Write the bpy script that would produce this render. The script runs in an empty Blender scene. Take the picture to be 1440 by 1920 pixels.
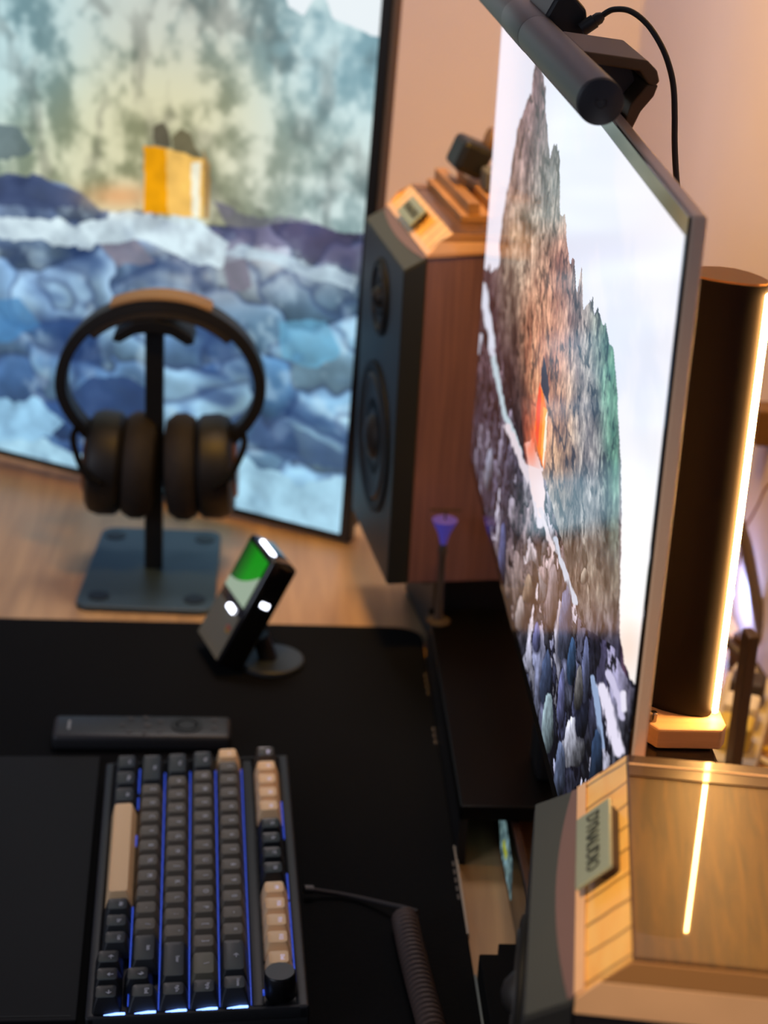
import bpy, bmesh, math, random
import numpy as np
from mathutils import Vector, Matrix

random.seed(7)
SC = bpy.context.scene
COL = SC.collection
DZ = 0.75                       # desk top height above the floor

# ------------------------------------------------------------------ camera
FPX = 3624.0
def _n(v): return v / np.linalg.norm(v)
def _dc(x, y): return np.array([(x - 720) / FPX, -(y - 960) / FPX, -1.0])
_Z = -_n(_dc(250, 9700)); _Y = _dc(526, -553); _Y = _n(_Y - _Y.dot(_Z) * _Z); _X = np.cross(_Y, _Z)
RCAM = np.array([_X, _Y, _Z])
CAMP = np.array([0.0, 0.0, DZ + 0.77])
cam_d = bpy.data.cameras.new('camera'); cam = bpy.data.objects.new('camera', cam_d); COL.objects.link(cam)
M4 = Matrix([list(RCAM[i]) + [CAMP[i]] for i in range(3)] + [[0, 0, 0, 1]])
cam.matrix_world = M4
cam_d.sensor_fit = 'AUTO'; cam_d.sensor_width = 36.0
cam_d.lens = FPX / 1920 * 36.0
cam_d.clip_start = 0.05; cam_d.clip_end = 50
cam_d.dof.use_dof = True
cam_d.dof.focus_distance = 1.05
cam_d.dof.aperture_fstop = 8.0
cam_d.dof.aperture_blades = 0
SC.camera = cam

# ------------------------------------------------------------------ world, lights, exposure
SC.view_settings.view_transform = 'Standard'
SC.view_settings.look = 'None'
SC.view_settings.exposure = 0.0
SC.view_settings.gamma = 1.0
SC.view_settings.use_curve_mapping = False
try:
    SC.cycles.use_denoising = True
    SC.cycles.max_bounces = 8
    SC.cycles.sample_clamp_indirect = 6.0
except Exception:
    pass
W = bpy.data.worlds.new('room_ambient'); SC.world = W; W.use_nodes = True
W.node_tree.nodes['Background'].inputs[0].default_value = (0.62, 0.60, 0.80, 1)
W.node_tree.nodes['Background'].inputs[1].default_value = 0.11

def area(name, loc, target, size, size_y, power, color, spread=180):
    l = bpy.data.lights.new(name, 'AREA'); l.shape = 'RECTANGLE'; l.size = size; l.size_y = size_y
    l.energy = power; l.color = color; l.spread = math.radians(spread)
    o = bpy.data.objects.new(name, l); COL.objects.link(o)
    o.location = loc
    o.rotation_euler = (Vector(target) - Vector(loc)).to_track_quat('-Z', 'Y').to_euler()
    return o
# unseen fill lights, added: cool from the left, warm over the far end
area('added_cool_fill', (-2.4, -0.6, 2.1), (0.4, 1.6, 1.0), 1.3, 1.2, 20, (0.74, 0.82, 1.0))
area('added_far_fill', (0.05, 2.0, 2.45), (0.15, 2.1, 0.7), 0.4, 0.4, 4.2, (1.0, 0.88, 0.86), 90)

# unseen warm light, assumed overhead to wash the right wall orange
area('assumed_wall_light', (0.12, 1.15, 2.05), (0.47, 1.75, 1.16), 0.25, 0.10, 4.3, (1.0, 0.49, 0.02), 76)

# unseen warm light added to gild the near speaker's slope
area('added_slope_light', (-0.25, 0.22, 1.95), (0.20, 0.68, 1.08), 0.06, 0.06, 0.22, (1.0, 0.72, 0.42), 24)

# ------------------------------------------------------------------ materials
def lin(c):
    c = np.asarray(c, float) / 255.0
    return np.where(c <= 0.04045, c / 12.92, ((c + 0.055) / 1.055) ** 2.4)
def rgba(c): return tuple(lin(c)) + (1.0,)
MATS = {}
def mat(name, col, rough=0.5, metal=0.0, coat=0.0, coat_rough=0.05, spec=0.5, emit=None, estr=0.0, var=0.0, vscale=40.0, bump=0.0, trans=0.0, stretch=(1, 1, 1)):
    if name in MATS: return MATS[name]
    m = bpy.data.materials.new(name); m.use_nodes = True; nt = m.node_tree; b = nt.nodes['Principled BSDF']
    b.inputs['Base Color'].default_value = rgba(col)
    b.inputs['Roughness'].default_value = rough
    b.inputs['Metallic'].default_value = metal
    b.inputs['Specular IOR Level'].default_value = spec
    b.inputs['Coat Weight'].default_value = coat
    b.inputs['Coat Roughness'].default_value = coat_rough
    b.inputs['Transmission Weight'].default_value = trans
    if emit is not None:
        b.inputs['Emission Color'].default_value = rgba(emit); b.inputs['Emission Strength'].default_value = estr
    tc = nt.nodes.new('ShaderNodeTexCoord'); mp = nt.nodes.new('ShaderNodeMapping'); mp.inputs['Scale'].default_value = stretch
    nz = nt.nodes.new('ShaderNodeTexNoise'); nz.inputs['Scale'].default_value = vscale; nz.inputs['Detail'].default_value = 4
    nt.links.new(tc.outputs['Object'], mp.inputs['Vector']); nt.links.new(mp.outputs[0], nz.inputs['Vector'])
    if var > 0:
        mx = nt.nodes.new('ShaderNodeMix'); mx.data_type = 'RGBA'
        mx.inputs[6].default_value = tuple(lin(col) * (1 - var)) + (1,); mx.inputs[7].default_value = tuple(np.clip(lin(col) * (1 + var), 0, 1)) + (1,)
        rp = nt.nodes.new('ShaderNodeMapRange'); rp.inputs[1].default_value = 0.3; rp.inputs[2].default_value = 0.7
        nt.links.new(nz.outputs['Fac'], rp.inputs[0]); nt.links.new(rp.outputs[0], mx.inputs[0]); nt.links.new(mx.outputs[2], b.inputs['Base Color'])
    if bump > 0:
        bp = nt.nodes.new('ShaderNodeBump'); bp.inputs['Strength'].default_value = bump; bp.inputs['Distance'].default_value = 0.001
        nt.links.new(nz.outputs['Fac'], bp.inputs['Height']); nt.links.new(bp.outputs[0], b.inputs['Normal'])
    MATS[name] = m
    return m

def wood(name, ca, cb, rough=0.45, coat=0.0, coat_rough=0.05, grain=(6, 60, 60), scale=3.0, seams=0.0):
    m = bpy.data.materials.new(name); m.use_nodes = True; nt = m.node_tree; b = nt.nodes['Principled BSDF']
    b.inputs['Roughness'].default_value = rough; b.inputs['Coat Weight'].default_value = coat; b.inputs['Coat Roughness'].default_value = coat_rough
    tc = nt.nodes.new('ShaderNodeTexCoord'); mp = nt.nodes.new('ShaderNodeMapping'); mp.inputs['Scale'].default_value = grain
    nz = nt.nodes.new('ShaderNodeTexNoise'); nz.inputs['Scale'].default_value = scale; nz.inputs['Detail'].default_value = 6; nz.inputs['Distortion'].default_value = 0.6
    cr = nt.nodes.new('ShaderNodeValToRGB'); cr.color_ramp.elements[0].position = 0.32; cr.color_ramp.elements[1].position = 0.70
    cr.color_ramp.elements[0].color = rgba(ca); cr.color_ramp.elements[1].color = rgba(cb)
    nt.links.new(tc.outputs['Object'], mp.inputs[0]); nt.links.new(mp.outputs[0], nz.inputs['Vector']); nt.links.new(nz.outputs['Fac'], cr.inputs[0])
    out = cr.outputs[0]
    bp = nt.nodes.new('ShaderNodeBump'); bp.inputs['Strength'].default_value = 0.08; bp.inputs['Distance'].default_value = 0.0006
    nt.links.new(nz.outputs['Fac'], bp.inputs['Height'])
    if seams > 0:
        wv = nt.nodes.new('ShaderNodeTexWave'); wv.wave_type = 'BANDS'; wv.bands_direction = 'Y'; wv.inputs['Scale'].default_value = seams
        wv.inputs['Distortion'].default_value = 1.6; wv.inputs['Detail'].default_value = 2.0; wv.inputs['Detail Scale'].default_value = 1.5
        nt.links.new(tc.outputs['Object'], wv.inputs['Vector'])
        r2 = nt.nodes.new('ShaderNodeMapRange'); r2.inputs[1].default_value = 0.0; r2.inputs[2].default_value = 0.05; r2.inputs[3].default_value = 0.28; r2.inputs[4].default_value = 1.0
        nt.links.new(wv.outputs['Fac'], r2.inputs[0])
        mm = nt.nodes.new('ShaderNodeMix'); mm.data_type = 'RGBA'; mm.inputs[6].default_value = rgba((112, 70, 28))
        nt.links.new(r2.outputs[0], mm.inputs[0]); nt.links.new(out, mm.inputs[7]); out = mm.outputs[2]
        bp2 = nt.nodes.new('ShaderNodeBump'); bp2.inputs['Strength'].default_value = 0.5; bp2.inputs['Distance'].default_value = 0.002
        nt.links.new(r2.outputs[0], bp2.inputs['Height']); nt.links.new(bp.outputs[0], bp2.inputs['Normal']); bp = bp2
    nt.links.new(out, b.inputs['Base Color']); nt.links.new(bp.outputs[0], b.inputs['Normal'])
    return m

# ------------------------------------------------------------------ mesh helpers
def bm_new(): return bmesh.new()
def add_box(bm, x0, x1, y0, y1, z0, z1, mtx=None, bev=0.0, seg=2):
    b2 = bmesh.new()
    vs = [b2.verts.new((x, y, z)) for x in (x0, x1) for y in (y0, y1) for z in (z0, z1)]
    for f in ((0, 1, 3, 2), (4, 6, 7, 5), (0, 4, 5, 1), (2, 3, 7, 6), (0, 2, 6, 4), (1, 5, 7, 3)): b2.faces.new([vs[i] for i in f])
    if bev > 0: bmesh.ops.bevel(b2, geom=list(b2.edges), offset=bev, segments=seg, affect='EDGES', profile=0.5)
    merge(bm, b2, mtx)
def merge(bm, b2, mtx=None):
    bmesh.ops.recalc_face_normals(b2, faces=b2.faces)
    if mtx is not None: b2.transform(mtx)
    me = bpy.data.meshes.new('tmp'); b2.to_mesh(me); b2.free(); bm.from_mesh(me); bpy.data.meshes.remove(me)
def add_prism(bm, pts, a0, a1, axis='z', mtx=None, bev=0.0, seg=2):
    """closed outline pts extruded along axis from a0 to a1; for axis z pts=(x,y), y: (x,z), x: (y,z)"""
    def P(p, a): return {'z': (p[0], p[1], a), 'y': (p[0], a, p[1]), 'x': (a, p[0], p[1])}[axis]
    b2 = bmesh.new()
    lo = [b2.verts.new(P(p, a0)) for p in pts]; hi = [b2.verts.new(P(p, a1)) for p in pts]
    n = len(pts); b2.faces.new(lo); b2.faces.new(list(reversed(hi)))
    for i in range(n): b2.faces.new((lo[i], hi[i], hi[(i + 1) % n], lo[(i + 1) % n]))
    bmesh.ops.recalc_face_normals(b2, faces=b2.faces)
    if bev > 0: bmesh.ops.bevel(b2, geom=list(b2.edges), offset=bev, segments=seg, affect='EDGES', profile=0.5, clamp_overlap=True)
    merge(bm, b2, mtx)
def add_lathe(bm, prof, axis='z', n=48, mtx=None):
    """prof = [(radius, height)...]"""
    b2 = bmesh.new(); rings = []
    for r, h in prof:
        ring = []
        for k in range(n):
            a = 2 * math.pi * k / n; c, s = r * math.cos(a), r * math.sin(a)
            ring.append(b2.verts.new({'z': (c, s, h), 'x': (h, c, s), 'y': (c, h, s)}[axis]))
        rings.append(ring)
    for a, b in zip(rings, rings[1:]):
        for k in range(n): b2.faces.new((a[k], a[(k + 1) % n], b[(k + 1) % n], b[k]))
    if prof[0][0] > 1e-6: b2.faces.new(rings[0])
    if prof[-1][0] > 1e-6: b2.faces.new(list(reversed(rings[-1])))
    bmesh.ops.remove_doubles(b2, verts=b2.verts, dist=1e-7)
    merge(bm, b2, mtx)
def spline(pts, k=8):
    pts = [Vector(p) for p in pts]; out = []
    for i in range(len(pts) - 1):
        p0 = pts[max(i - 1, 0)]; p1 = pts[i]; p2 = pts[i + 1]; p3 = pts[min(i + 2, len(pts) - 1)]
        for j in range(k):
            t = j / k
            out.append(0.5 * ((2 * p1) + (-p0 + p2) * t + (2 * p0 - 5 * p1 + 4 * p2 - p3) * t * t + (-p0 + 3 * p1 - 3 * p2 + p3) * t ** 3))
    out.append(pts[-1]); return out
def add_tube(bm, path, r, n=10, flat=None):
    path = [Vector(p) for p in path]; b2 = bmesh.new(); rings = []
    up = Vector((0.13, 0.21, 0.97)).normalized(); N = None
    for i, p in enumerate(path):
        t = (path[min(i + 1, len(path) - 1)] - path[max(i - 1, 0)]).normalized()
        if N is None: N = t.cross(up).normalized()
        N = (N - t * N.dot(t)).normalized(); B = t.cross(N)
        rr = r(i / (len(path) - 1)) if callable(r) else r
        w = rr * (flat or 1.0)
        rings.append([b2.verts.new(p + N * math.cos(2 * math.pi * k / n) * w + B * math.sin(2 * math.pi * k / n) * rr) for k in range(n)])
    for a, b in zip(rings, rings[1:]):
        for k in range(n): b2.faces.new((a[k], a[(k + 1) % n], b[(k + 1) % n], b[k]))
    b2.faces.new(rings[0]); b2.faces.new(list(reversed(rings[-1])))
    merge(bm, b2)
def obj(name, bm, m, parent=None, smooth=False, loc=None, label=None):
    me = bpy.data.meshes.new(name)
    if isinstance(bm, bmesh.types.BMesh):
        bm.to_mesh(me); bm.free()
    else: me = bm; me.name = name
    me.materials.clear(); me.materials.append(m)
    if smooth:
        me.polygons.foreach_set('use_smooth', [True] * len(me.polygons))
        try: me.set_sharp_from_angle(angle=math.radians(38))
        except Exception: pass
    o = bpy.data.objects.new(name, me); COL.objects.link(o)
    if parent is not None: o.parent = parent
    if loc is not None: o.location = loc
    if label: o['label'] = label
    return o
def thing(name, label, cat, loc=(0, 0, 0), rotz=0.0, group=None):
    o = bpy.data.objects.new(name, None); COL.objects.link(o); o.empty_display_size = 0.02
    o.location = loc; o.rotation_euler = (0, 0, rotz); o['label'] = label; o['category'] = cat
    if group: o['group'] = group
    return o
def tag(o, label, cat, group=None):
    o['label'] = label; o['category'] = cat
    if group: o['group'] = group
    return o
def struct(o): o['kind'] = 'structure'; return o
def text_bm(s, size, depth=0.0003, mtx=None, bold=0.0):
    cu = bpy.data.curves.new('t', 'FONT'); cu.body = s; cu.size = size; cu.align_x = 'CENTER'; cu.align_y = 'CENTER'; cu.extrude = depth; cu.offset = bold
    cu.resolution_u = 2
    o = bpy.data.objects.new('t', cu); me = bpy.data.meshes.new_from_object(o)
    bpy.data.objects.remove(o); bpy.data.curves.remove(cu)
    b = bmesh.new(); b.from_mesh(me); bpy.data.meshes.remove(me)
    if mtx is not None: b.transform(mtx)
    return b

# ------------------------------------------------------------------ screen painting (wallpaper as colour per point of the panel)
def _hash(ix, iy, seed):
    h = (ix.astype(np.int64) * 374761393 + iy.astype(np.int64) * 668265263 + seed * 1442695041) & 0xffffffff
    h = ((h ^ (h >> 13)) * 1274126177) & 0xffffffff
    return ((h ^ (h >> 16)) & 0xffffff) / float(0xffffff)
def vnoise(x, y, seed=0):
    ix = np.floor(x); iy = np.floor(y); fx = x - ix; fy = y - iy
    fx = fx * fx * (3 - 2 * fx); fy = fy * fy * (3 - 2 * fy)
    a = _hash(ix, iy, seed); b = _hash(ix + 1, iy, seed); c = _hash(ix, iy + 1, seed); d = _hash(ix + 1, iy + 1, seed)
    return (a * (1 - fx) + b * fx) * (1 - fy) + (c * (1 - fx) + d * fx) * fy
def fbm(x, y, seed=0, octv=5):
    s = 0; a = 0.5; t = 0
    for i in range(octv):
        s = s + a * vnoise(x * 2 ** i, y * 2 ** i, seed + i * 17); t += a; a *= 0.55
    return s / t
def ridge(x, y, seed=0, octv=4):
    s = 0; a = 0.5; t = 0
    for i in range(octv):
        s = s + a * (1 - np.abs(2 * vnoise(x * 2 ** i, y * 2 ** i, seed + i * 31) - 1)); t += a; a *= 0.55
    return s / t
def worley(x, y, seed=0):
    ix = np.floor(x); iy = np.floor(y); f1 = np.full(x.shape, 9.0); f2 = f1.copy(); cid = np.zeros(x.shape); oy = np.zeros(x.shape); ox = np.zeros(x.shape)
    for dx in (-1, 0, 1):
        for dy in (-1, 0, 1):
            jx = ix + dx; jy = iy + dy
            px = jx + 0.12 + 0.76 * _hash(jx, jy, seed); py = jy + 0.12 + 0.76 * _hash(jx, jy, seed + 5)
            d = np.hypot(x - px, y - py); c = _hash(jx, jy, seed + 9)
            nearer = d < f1
            f2 = np.where(nearer, f1, np.minimum(f2, d)); cid = np.where(nearer, c, cid); oy = np.where(nearer, y - py, oy); ox = np.where(nearer, x - px, ox); f1 = np.where(nearer, d, f1)
    return f1, f2, cid, ox, oy
def inpoly(px, py, pts):
    ins = np.zeros(px.shape, bool); n = len(pts)
    for i in range(n):
        x0, y0 = pts[i]; x1, y1 = pts[(i + 1) % n]
        if y0 == y1: continue
        c = ((y0 > py) != (y1 > py)) & (px < (x1 - x0) * (py - y0) / (y1 - y0) + x0)
        ins ^= c
    return ins
def polyline_d(px, py, pts):
    d = np.full(px.shape, 1e9)
    for (x0, y0), (x1, y1) in zip(pts, pts[1:]):
        t = np.clip(((px - x0) * (x1 - x0) + (py - y0) * (y1 - y0)) / ((x1 - x0) ** 2 + (y1 - y0) ** 2), 0, 1)
        d = np.minimum(d, np.hypot(px - x0 - t * (x1 - x0), py - y0 - t * (y1 - y0)))
    return d
def sst(a, b, x): t = np.clip((x - a) / (b - a), 0, 1); return t * t * (3 - 2 * t)
def g2(px, py, cx, cy, sx, sy): return np.exp(-((px - cx) / sx) ** 2 - ((py - cy) / sy) ** 2)
def mixc(c, col, w):
    return c * (1 - w[..., None]) + np.asarray(col, float) * w[..., None]
def zones(t, px, py, zs):
    num = 0; den = 0
    for cx, cy, sx, sy, k, dark, light in zs:
        w = k * g2(px, py, cx, cy, sx, sy) + 1e-6
        num = num + w[..., None] * (np.asarray(dark, float) * (1 - t[..., None]) + np.asarray(light, float) * t[..., None]); den = den + w
    return num / den[..., None]

def paint_main(px, py, U, V):
    n1 = fbm(U * 30, V * 46, 3); n2 = fbm(U * 110, V * 150, 11); cr = ridge(U * 60, V * 60, 21); fine = fbm(U * 200, V * 170, 8, 4)
    c = np.zeros(px.shape + (3,)) + np.array([227, 227, 240.])
    c = mixc(c, (246, 244, 251), sst(950, 1230, px) * sst(150, 700, py))
    c = mixc(c, (222, 228, 243), 0.6 * sst(0.5, 0.7, fbm(U * 8, V * 14, 77)))
    c = mixc(c, (255, 254, 255), sst(700, 1000, py))
    c = mixc(c, (255, 226, 208), 0.8 * g2(px, py, 1178, 1215, 30, 60))
    # the cliff
    teeth = 34 * (np.abs(vnoise(U * 70, U * 0, 5)) - 0.5) * sst(150, 420, py) + 14 * (vnoise(U * 190, V * 25, 6) - 0.5)
    jx = px + 5 * (n1 - 0.5) + 3.5 * (n2 - .5); jy = py + teeth
    M = [(1009, 108), (1016, 128), (1022, 165), (1023, 215), (1026, 255), (1030, 290), (1036, 268), (1044, 272), (1049, 300), (1050, 400), (1060, 402), (1066, 470), (1076, 500),
         (1082, 548), (1091, 512), (1094, 560), (1103, 588), (1111, 562), (1115, 592), (1124, 585), (1130, 605), (1142, 628), (1152, 665), (1158, 720), (1163, 840), (1167, 940),
         (1164, 1050), (1162, 1180), (1170, 1250), (1186, 1285), (1200, 1300), (1200, 1500), (800, 1500), (800, 500), (926, 500), (936, 500), (938, 450), (944, 400), (952, 350), (962, 290), (972, 240), (978, 215), (988, 185), (997, 175), (1000, 130)]
    mt = inpoly(jx, jy, M)
    t = np.clip(sst(0.30, 0.72, 0.55 * n1 + 0.45 * n2), 0, 1)
    cl = zones(t, px, py, [
        (1000, 200, 40, 150, 1.0, (92, 72, 76), (168, 140, 142)), (985, 330, 40, 90, .8, (100, 80, 84), (176, 148, 146)), (1020, 345, 26, 60, 1.2, (96, 106, 106), (176, 178, 172)),
        (985, 450, 34, 110, 1.3, (88, 78, 70), (205, 190, 170)), (1010, 420, 25, 60, 1.0, (96, 98, 94), (208, 202, 192)), (950, 560, 24, 100, 1.2, (82, 70, 62), (168, 148, 128)), (1020, 560, 30, 90, 1.8, (140, 92, 76), (226, 168, 140)),
        (1010, 690, 30, 110, 2.2, (160, 92, 62), (240, 172, 128)), (1040, 640, 30, 110, 1.6, (150, 100, 84), (216, 160, 138)), (1058, 820, 24, 110, 1.6, (148, 112, 84), (232, 188, 146)),
        (1085, 620, 25, 90, 1.4, (120, 100, 98), (196, 180, 172)), (1095, 780, 26, 160, 1.8, (104, 100, 100), (204, 196, 188)), (1122, 640, 20, 70, 1.2, (76, 98, 92), (160, 172, 160)),
        (1150, 740, 20, 190, 2.8, (58, 104, 84), (112, 158, 132)), (1124, 870, 16, 90, 1.4, (90, 78, 78), (168, 160, 160)), (935, 690, 26, 110, 2.6, (26, 20, 26), (92, 74, 78)),
        (965, 790, 20, 110, 3.0, (14, 10, 16), (60, 46, 50)), (915, 560, 22, 90, 2.5, (52, 40, 50), (96, 80, 90)), (1090, 960, 70, 60, 1.6, (84, 82, 84), (160, 160, 162)),
        (1110, 1090, 60, 90, 2.0, (72, 62, 58), (158, 146, 132)), (1110, 1250, 70, 90, 2.2, (18, 16, 34), (92, 92, 120))])
    crack = sst(0.70, 0.86, cr)
    cl = cl * (1 - 0.50 * crack[..., None]) * (0.66 + 0.90 * fine[..., None])
    strat = sst(0.42, 0.62, ridge(U * 26 + 2 * n1, V * 9, 61, 3)); cl = cl * (1 - 0.12 * strat[..., None]); cl = mixc(cl, (255, 186, 140), 0.28 * g2(px, py, 1030, 620, 34, 170) * t)
    cl = mixc(cl, (128, 74, 96), 0.55 * sst(10, 0, np.abs(px - (1156 + 0.011 * (py - 700)) - 8)) * sst(690, 900, py))
    c = np.where(mt[..., None], cl, c)
    # boulders at the foot
    B = [(800, 498), (905, 505), (925, 560), (945, 690), (962, 780), (982, 850), (1000, 880), (1024, 905), (1036, 960), (1052, 1010), (1068, 1080), (1082, 1150), (1098, 1182), (1120, 1190), (1150, 1215), (1172, 1262), (1186, 1290), (1200, 1292), (1200, 2100), (800, 2100)]
    bo = inpoly(px + 6 * (n2 - .5), py + 22 * (n1 - .5), B)
    wa = worley(U * 42 + 2.6 * n1 + 9 * V, V * 34 + 2.6 * n1 + 1.0 * n2, 4); wb = worley(U * 27 + 1.6 * n1 + 5 * V, V * 19 + 1.6 * n1 + 0.7 * n2, 9)
    big = sst(1000, 1090, py + 90 * (fbm(U * 9, V * 16, 66, 3) - 0.5) - 0.9 * (px - 960))
    edge = (wa[1] - wa[0]) * (1 - big) + (wb[1] - wb[0]) * big; cid = np.where(big > 0.5, wb[2], wa[2]); oy = np.where(big > 0.5, wb[4], wa[4]); ox = np.where(big > .5, wb[3], wa[3])
    sh = np.clip(0.50 + 0.85 * oy - 0.35 * ox + 0.3 * (n2 - .5), 0, 1)
    base = zones(np.clip(0.15 + 0.75 * cid ** 1.3, 0, 1), px, py, [
        (915, 640, 40, 150, 1.5, (44, 32, 40), (112, 94, 104)), (925, 900, 60, 120, 1.4, (36, 34, 50), (168, 166, 190)), (985, 1000, 40, 90, 1.2, (70, 56, 60), (214, 196, 198)),
        (960, 1110, 50, 70, 2.0, (92, 76, 74), (188, 170, 164)), (1040, 1110, 40, 80, 1.5, (84, 72, 76), (186, 172, 178)), (1020, 1270, 70, 90, 2.0, (28, 32, 54), (164, 170, 204)),
        (1060, 1400, 90, 90, 2.0, (24, 26, 44), (176, 180, 206)), (1150, 1280, 40, 80, 1.0, (30, 24, 46), (190, 186, 216))])
    base = base * (0.22 + 1.25 * sh[..., None]) * (0.86 + 0.28 * fine[..., None])
    gap = sst(0.16, 0.02, edge); base = mixc(base, (14, 12, 20), 0.9 * gap)
    pale = (cid > 0.80) & (py > 880); base = np.where((pale & (edge > 0.07))[..., None], base * 0.5 + 0.5 * np.array([226, 222, 238.]) * (0.45 + 0.6 * sh[..., None]), base)
    c = np.where(bo[..., None], base, c)
    def streak(pts, w, col, jag=6.0, a=1.0):
        nonlocal c
        d = polyline_d(px + jag * (n2 - .5) + jag * (n1 - .5), py, pts)
        c = mixc(c, col, a * sst(w, w * 0.55, d))
    streak([(905, 535), (910, 575), (920, 625), (924, 650)], 9, (216, 222, 238))
    streak([(899, 630), (896, 660)], 7, (196, 200, 216)); streak([(922, 655), (926, 668)], 6, (206, 210, 226))
    streak([(926, 672), (938, 735), (948, 780), (962, 815), (975, 850)], 6.5, (188, 208, 218))
    streak([(950, 800), (972, 850), (992, 900), (1004, 945), (1012, 985)], 8, (226, 214, 222), 9)
    c = np.where(inpoly(px + 10 * (n2 - .5), py + 26 * (n1 - .5), [(984, 832), (998, 822), (1006, 850), (1017, 880), (1021, 930), (1020, 972), (1008, 958), (996, 920), (990, 880)])[..., None], np.array([242, 220, 220.]), c)
    streak([(1012, 955), (1024, 990), (1036, 1030)], 5, (226, 214, 220), 8)
    streak([(1040, 1010), (1048, 1045), (1062, 1085), (1078, 1130)], 6, (198, 208, 226), 9)
    streak([(1128, 1290), (1140, 1330), (1152, 1385), (1160, 1410)], 13, (232, 226, 246), 12)
    streak([(1142, 1262), (1160, 1310), (1166, 1345)], 8, (206, 200, 230), 9); streak([(1168, 1300), (1170, 1330)], 7, (236, 232, 248), 5)
    streak([(1112, 1270), (1122, 1330), (1130, 1400)], 6, (150, 170, 206), 6)
    for cx, cy, rx, ry, col in ((1024, 1270, 13, 52, (74, 88, 124)), (1060, 1170, 15, 70, (104, 112, 146)), (1036, 1110, 13, 58, (150, 138, 146)), (990, 1100, 10, 28, (174, 152, 134)),
                                (1027, 1360, 13, 60, (150, 172, 182)), (1075, 1390, 24, 50, (196, 198, 216)), (1050, 1440, 12, 55, (96, 108, 140)), (1052, 1310, 8, 55, (112, 116, 166)),
                                (1006, 1195, 8, 28, (118, 122, 176)), (1092, 1330, 14, 50, (44, 48, 70)), (1118, 1420, 14, 50, (48, 66, 96)), (1098, 1260, 9, 60, (110, 118, 160)), (1095, 1080, 7, 14, (196, 184, 170)), (950, 1180, 9, 40, (112, 100, 108)), (975, 1150, 10, 34, (190, 178, 180)),
                                (1072, 1240, 10, 44, (58, 84, 122)), (1085, 1290, 10, 40, (120, 118, 120)), (942, 1040, 8, 60, (96, 102, 148)), (917, 880, 9, 40, (150, 154, 176))):
        kx = (px - cx) / rx; ky = (py - cy) / ry; q = np.abs((kx + 0.18 * ky + 0.35 * (n2 - .5)) / (0.80 + 0.25 * ky)) ** 2.2 + np.abs(ky + 0.6 * (n1 - .5)) ** 2.4
        w = sst(1.08, 0.96, q); shd = np.clip(0.70 - 0.42 * ky - 0.30 * kx + 0.5 * (n2 - .5), 0.12, 1.4) * (0.72 + 0.56 * fine)
        rim = sst(1.7, 1.05, q) * (1 - w); c = mixc(c, (16, 15, 26), 0.45 * rim * (py > 980))
        c = c * (1 - w[..., None]) + w[..., None] * np.array(col, float) * shd[..., None]
    # shack with the glowing wall
    gl = g2(px, py, 996, 815, 16, 60) * sst(0.2, 0.6, n1); c = mixc(c, (255, 106, 60), 0.85 * gl * inpoly(px, py, [(975, 745), (1014, 735), (1014, 880), (985, 870)]))
    c = np.where(inpoly(px + 2 * (n2 - .5), py, [(1012, 716), (1019, 740), (1026, 770), (1025, 800), (1021, 880), (1016, 872), (1007, 840), (1003, 800), (1006, 760)])[..., None], np.array([255, 128, 20.]) + 24 * (fine[..., None] - .5), c)
    c = np.where(inpoly(px, py, [(1012, 716), (1015, 735), (1012, 800), (1008, 840), (1004, 815), (1006, 760)])[..., None], np.array([250, 84, 36.]), c)
    c = np.where(inpoly(px, py, [(1019, 762), (1026, 768), (1023, 830), (1017, 862), (1014, 850)])[..., None], np.array([255, 176, 60.]), c)
    c = np.where(inpoly(px, py, [(1023, 782), (1026.5, 770), (1024, 832), (1019, 876), (1017, 866)])[..., None], np.array([255, 244, 214.]), c)
    c = np.where(inpoly(px + 3 * (n2 - .5), py + 10 * (n2 - .5), [(1020, 668), (1026, 700), (1029, 726), (1029, 762), (1025, 752), (1019, 738), (1014, 722), (1016, 690)])[..., None], np.array([60, 50, 62.]), c)
    return np.clip(c, 0, 255)

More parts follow.
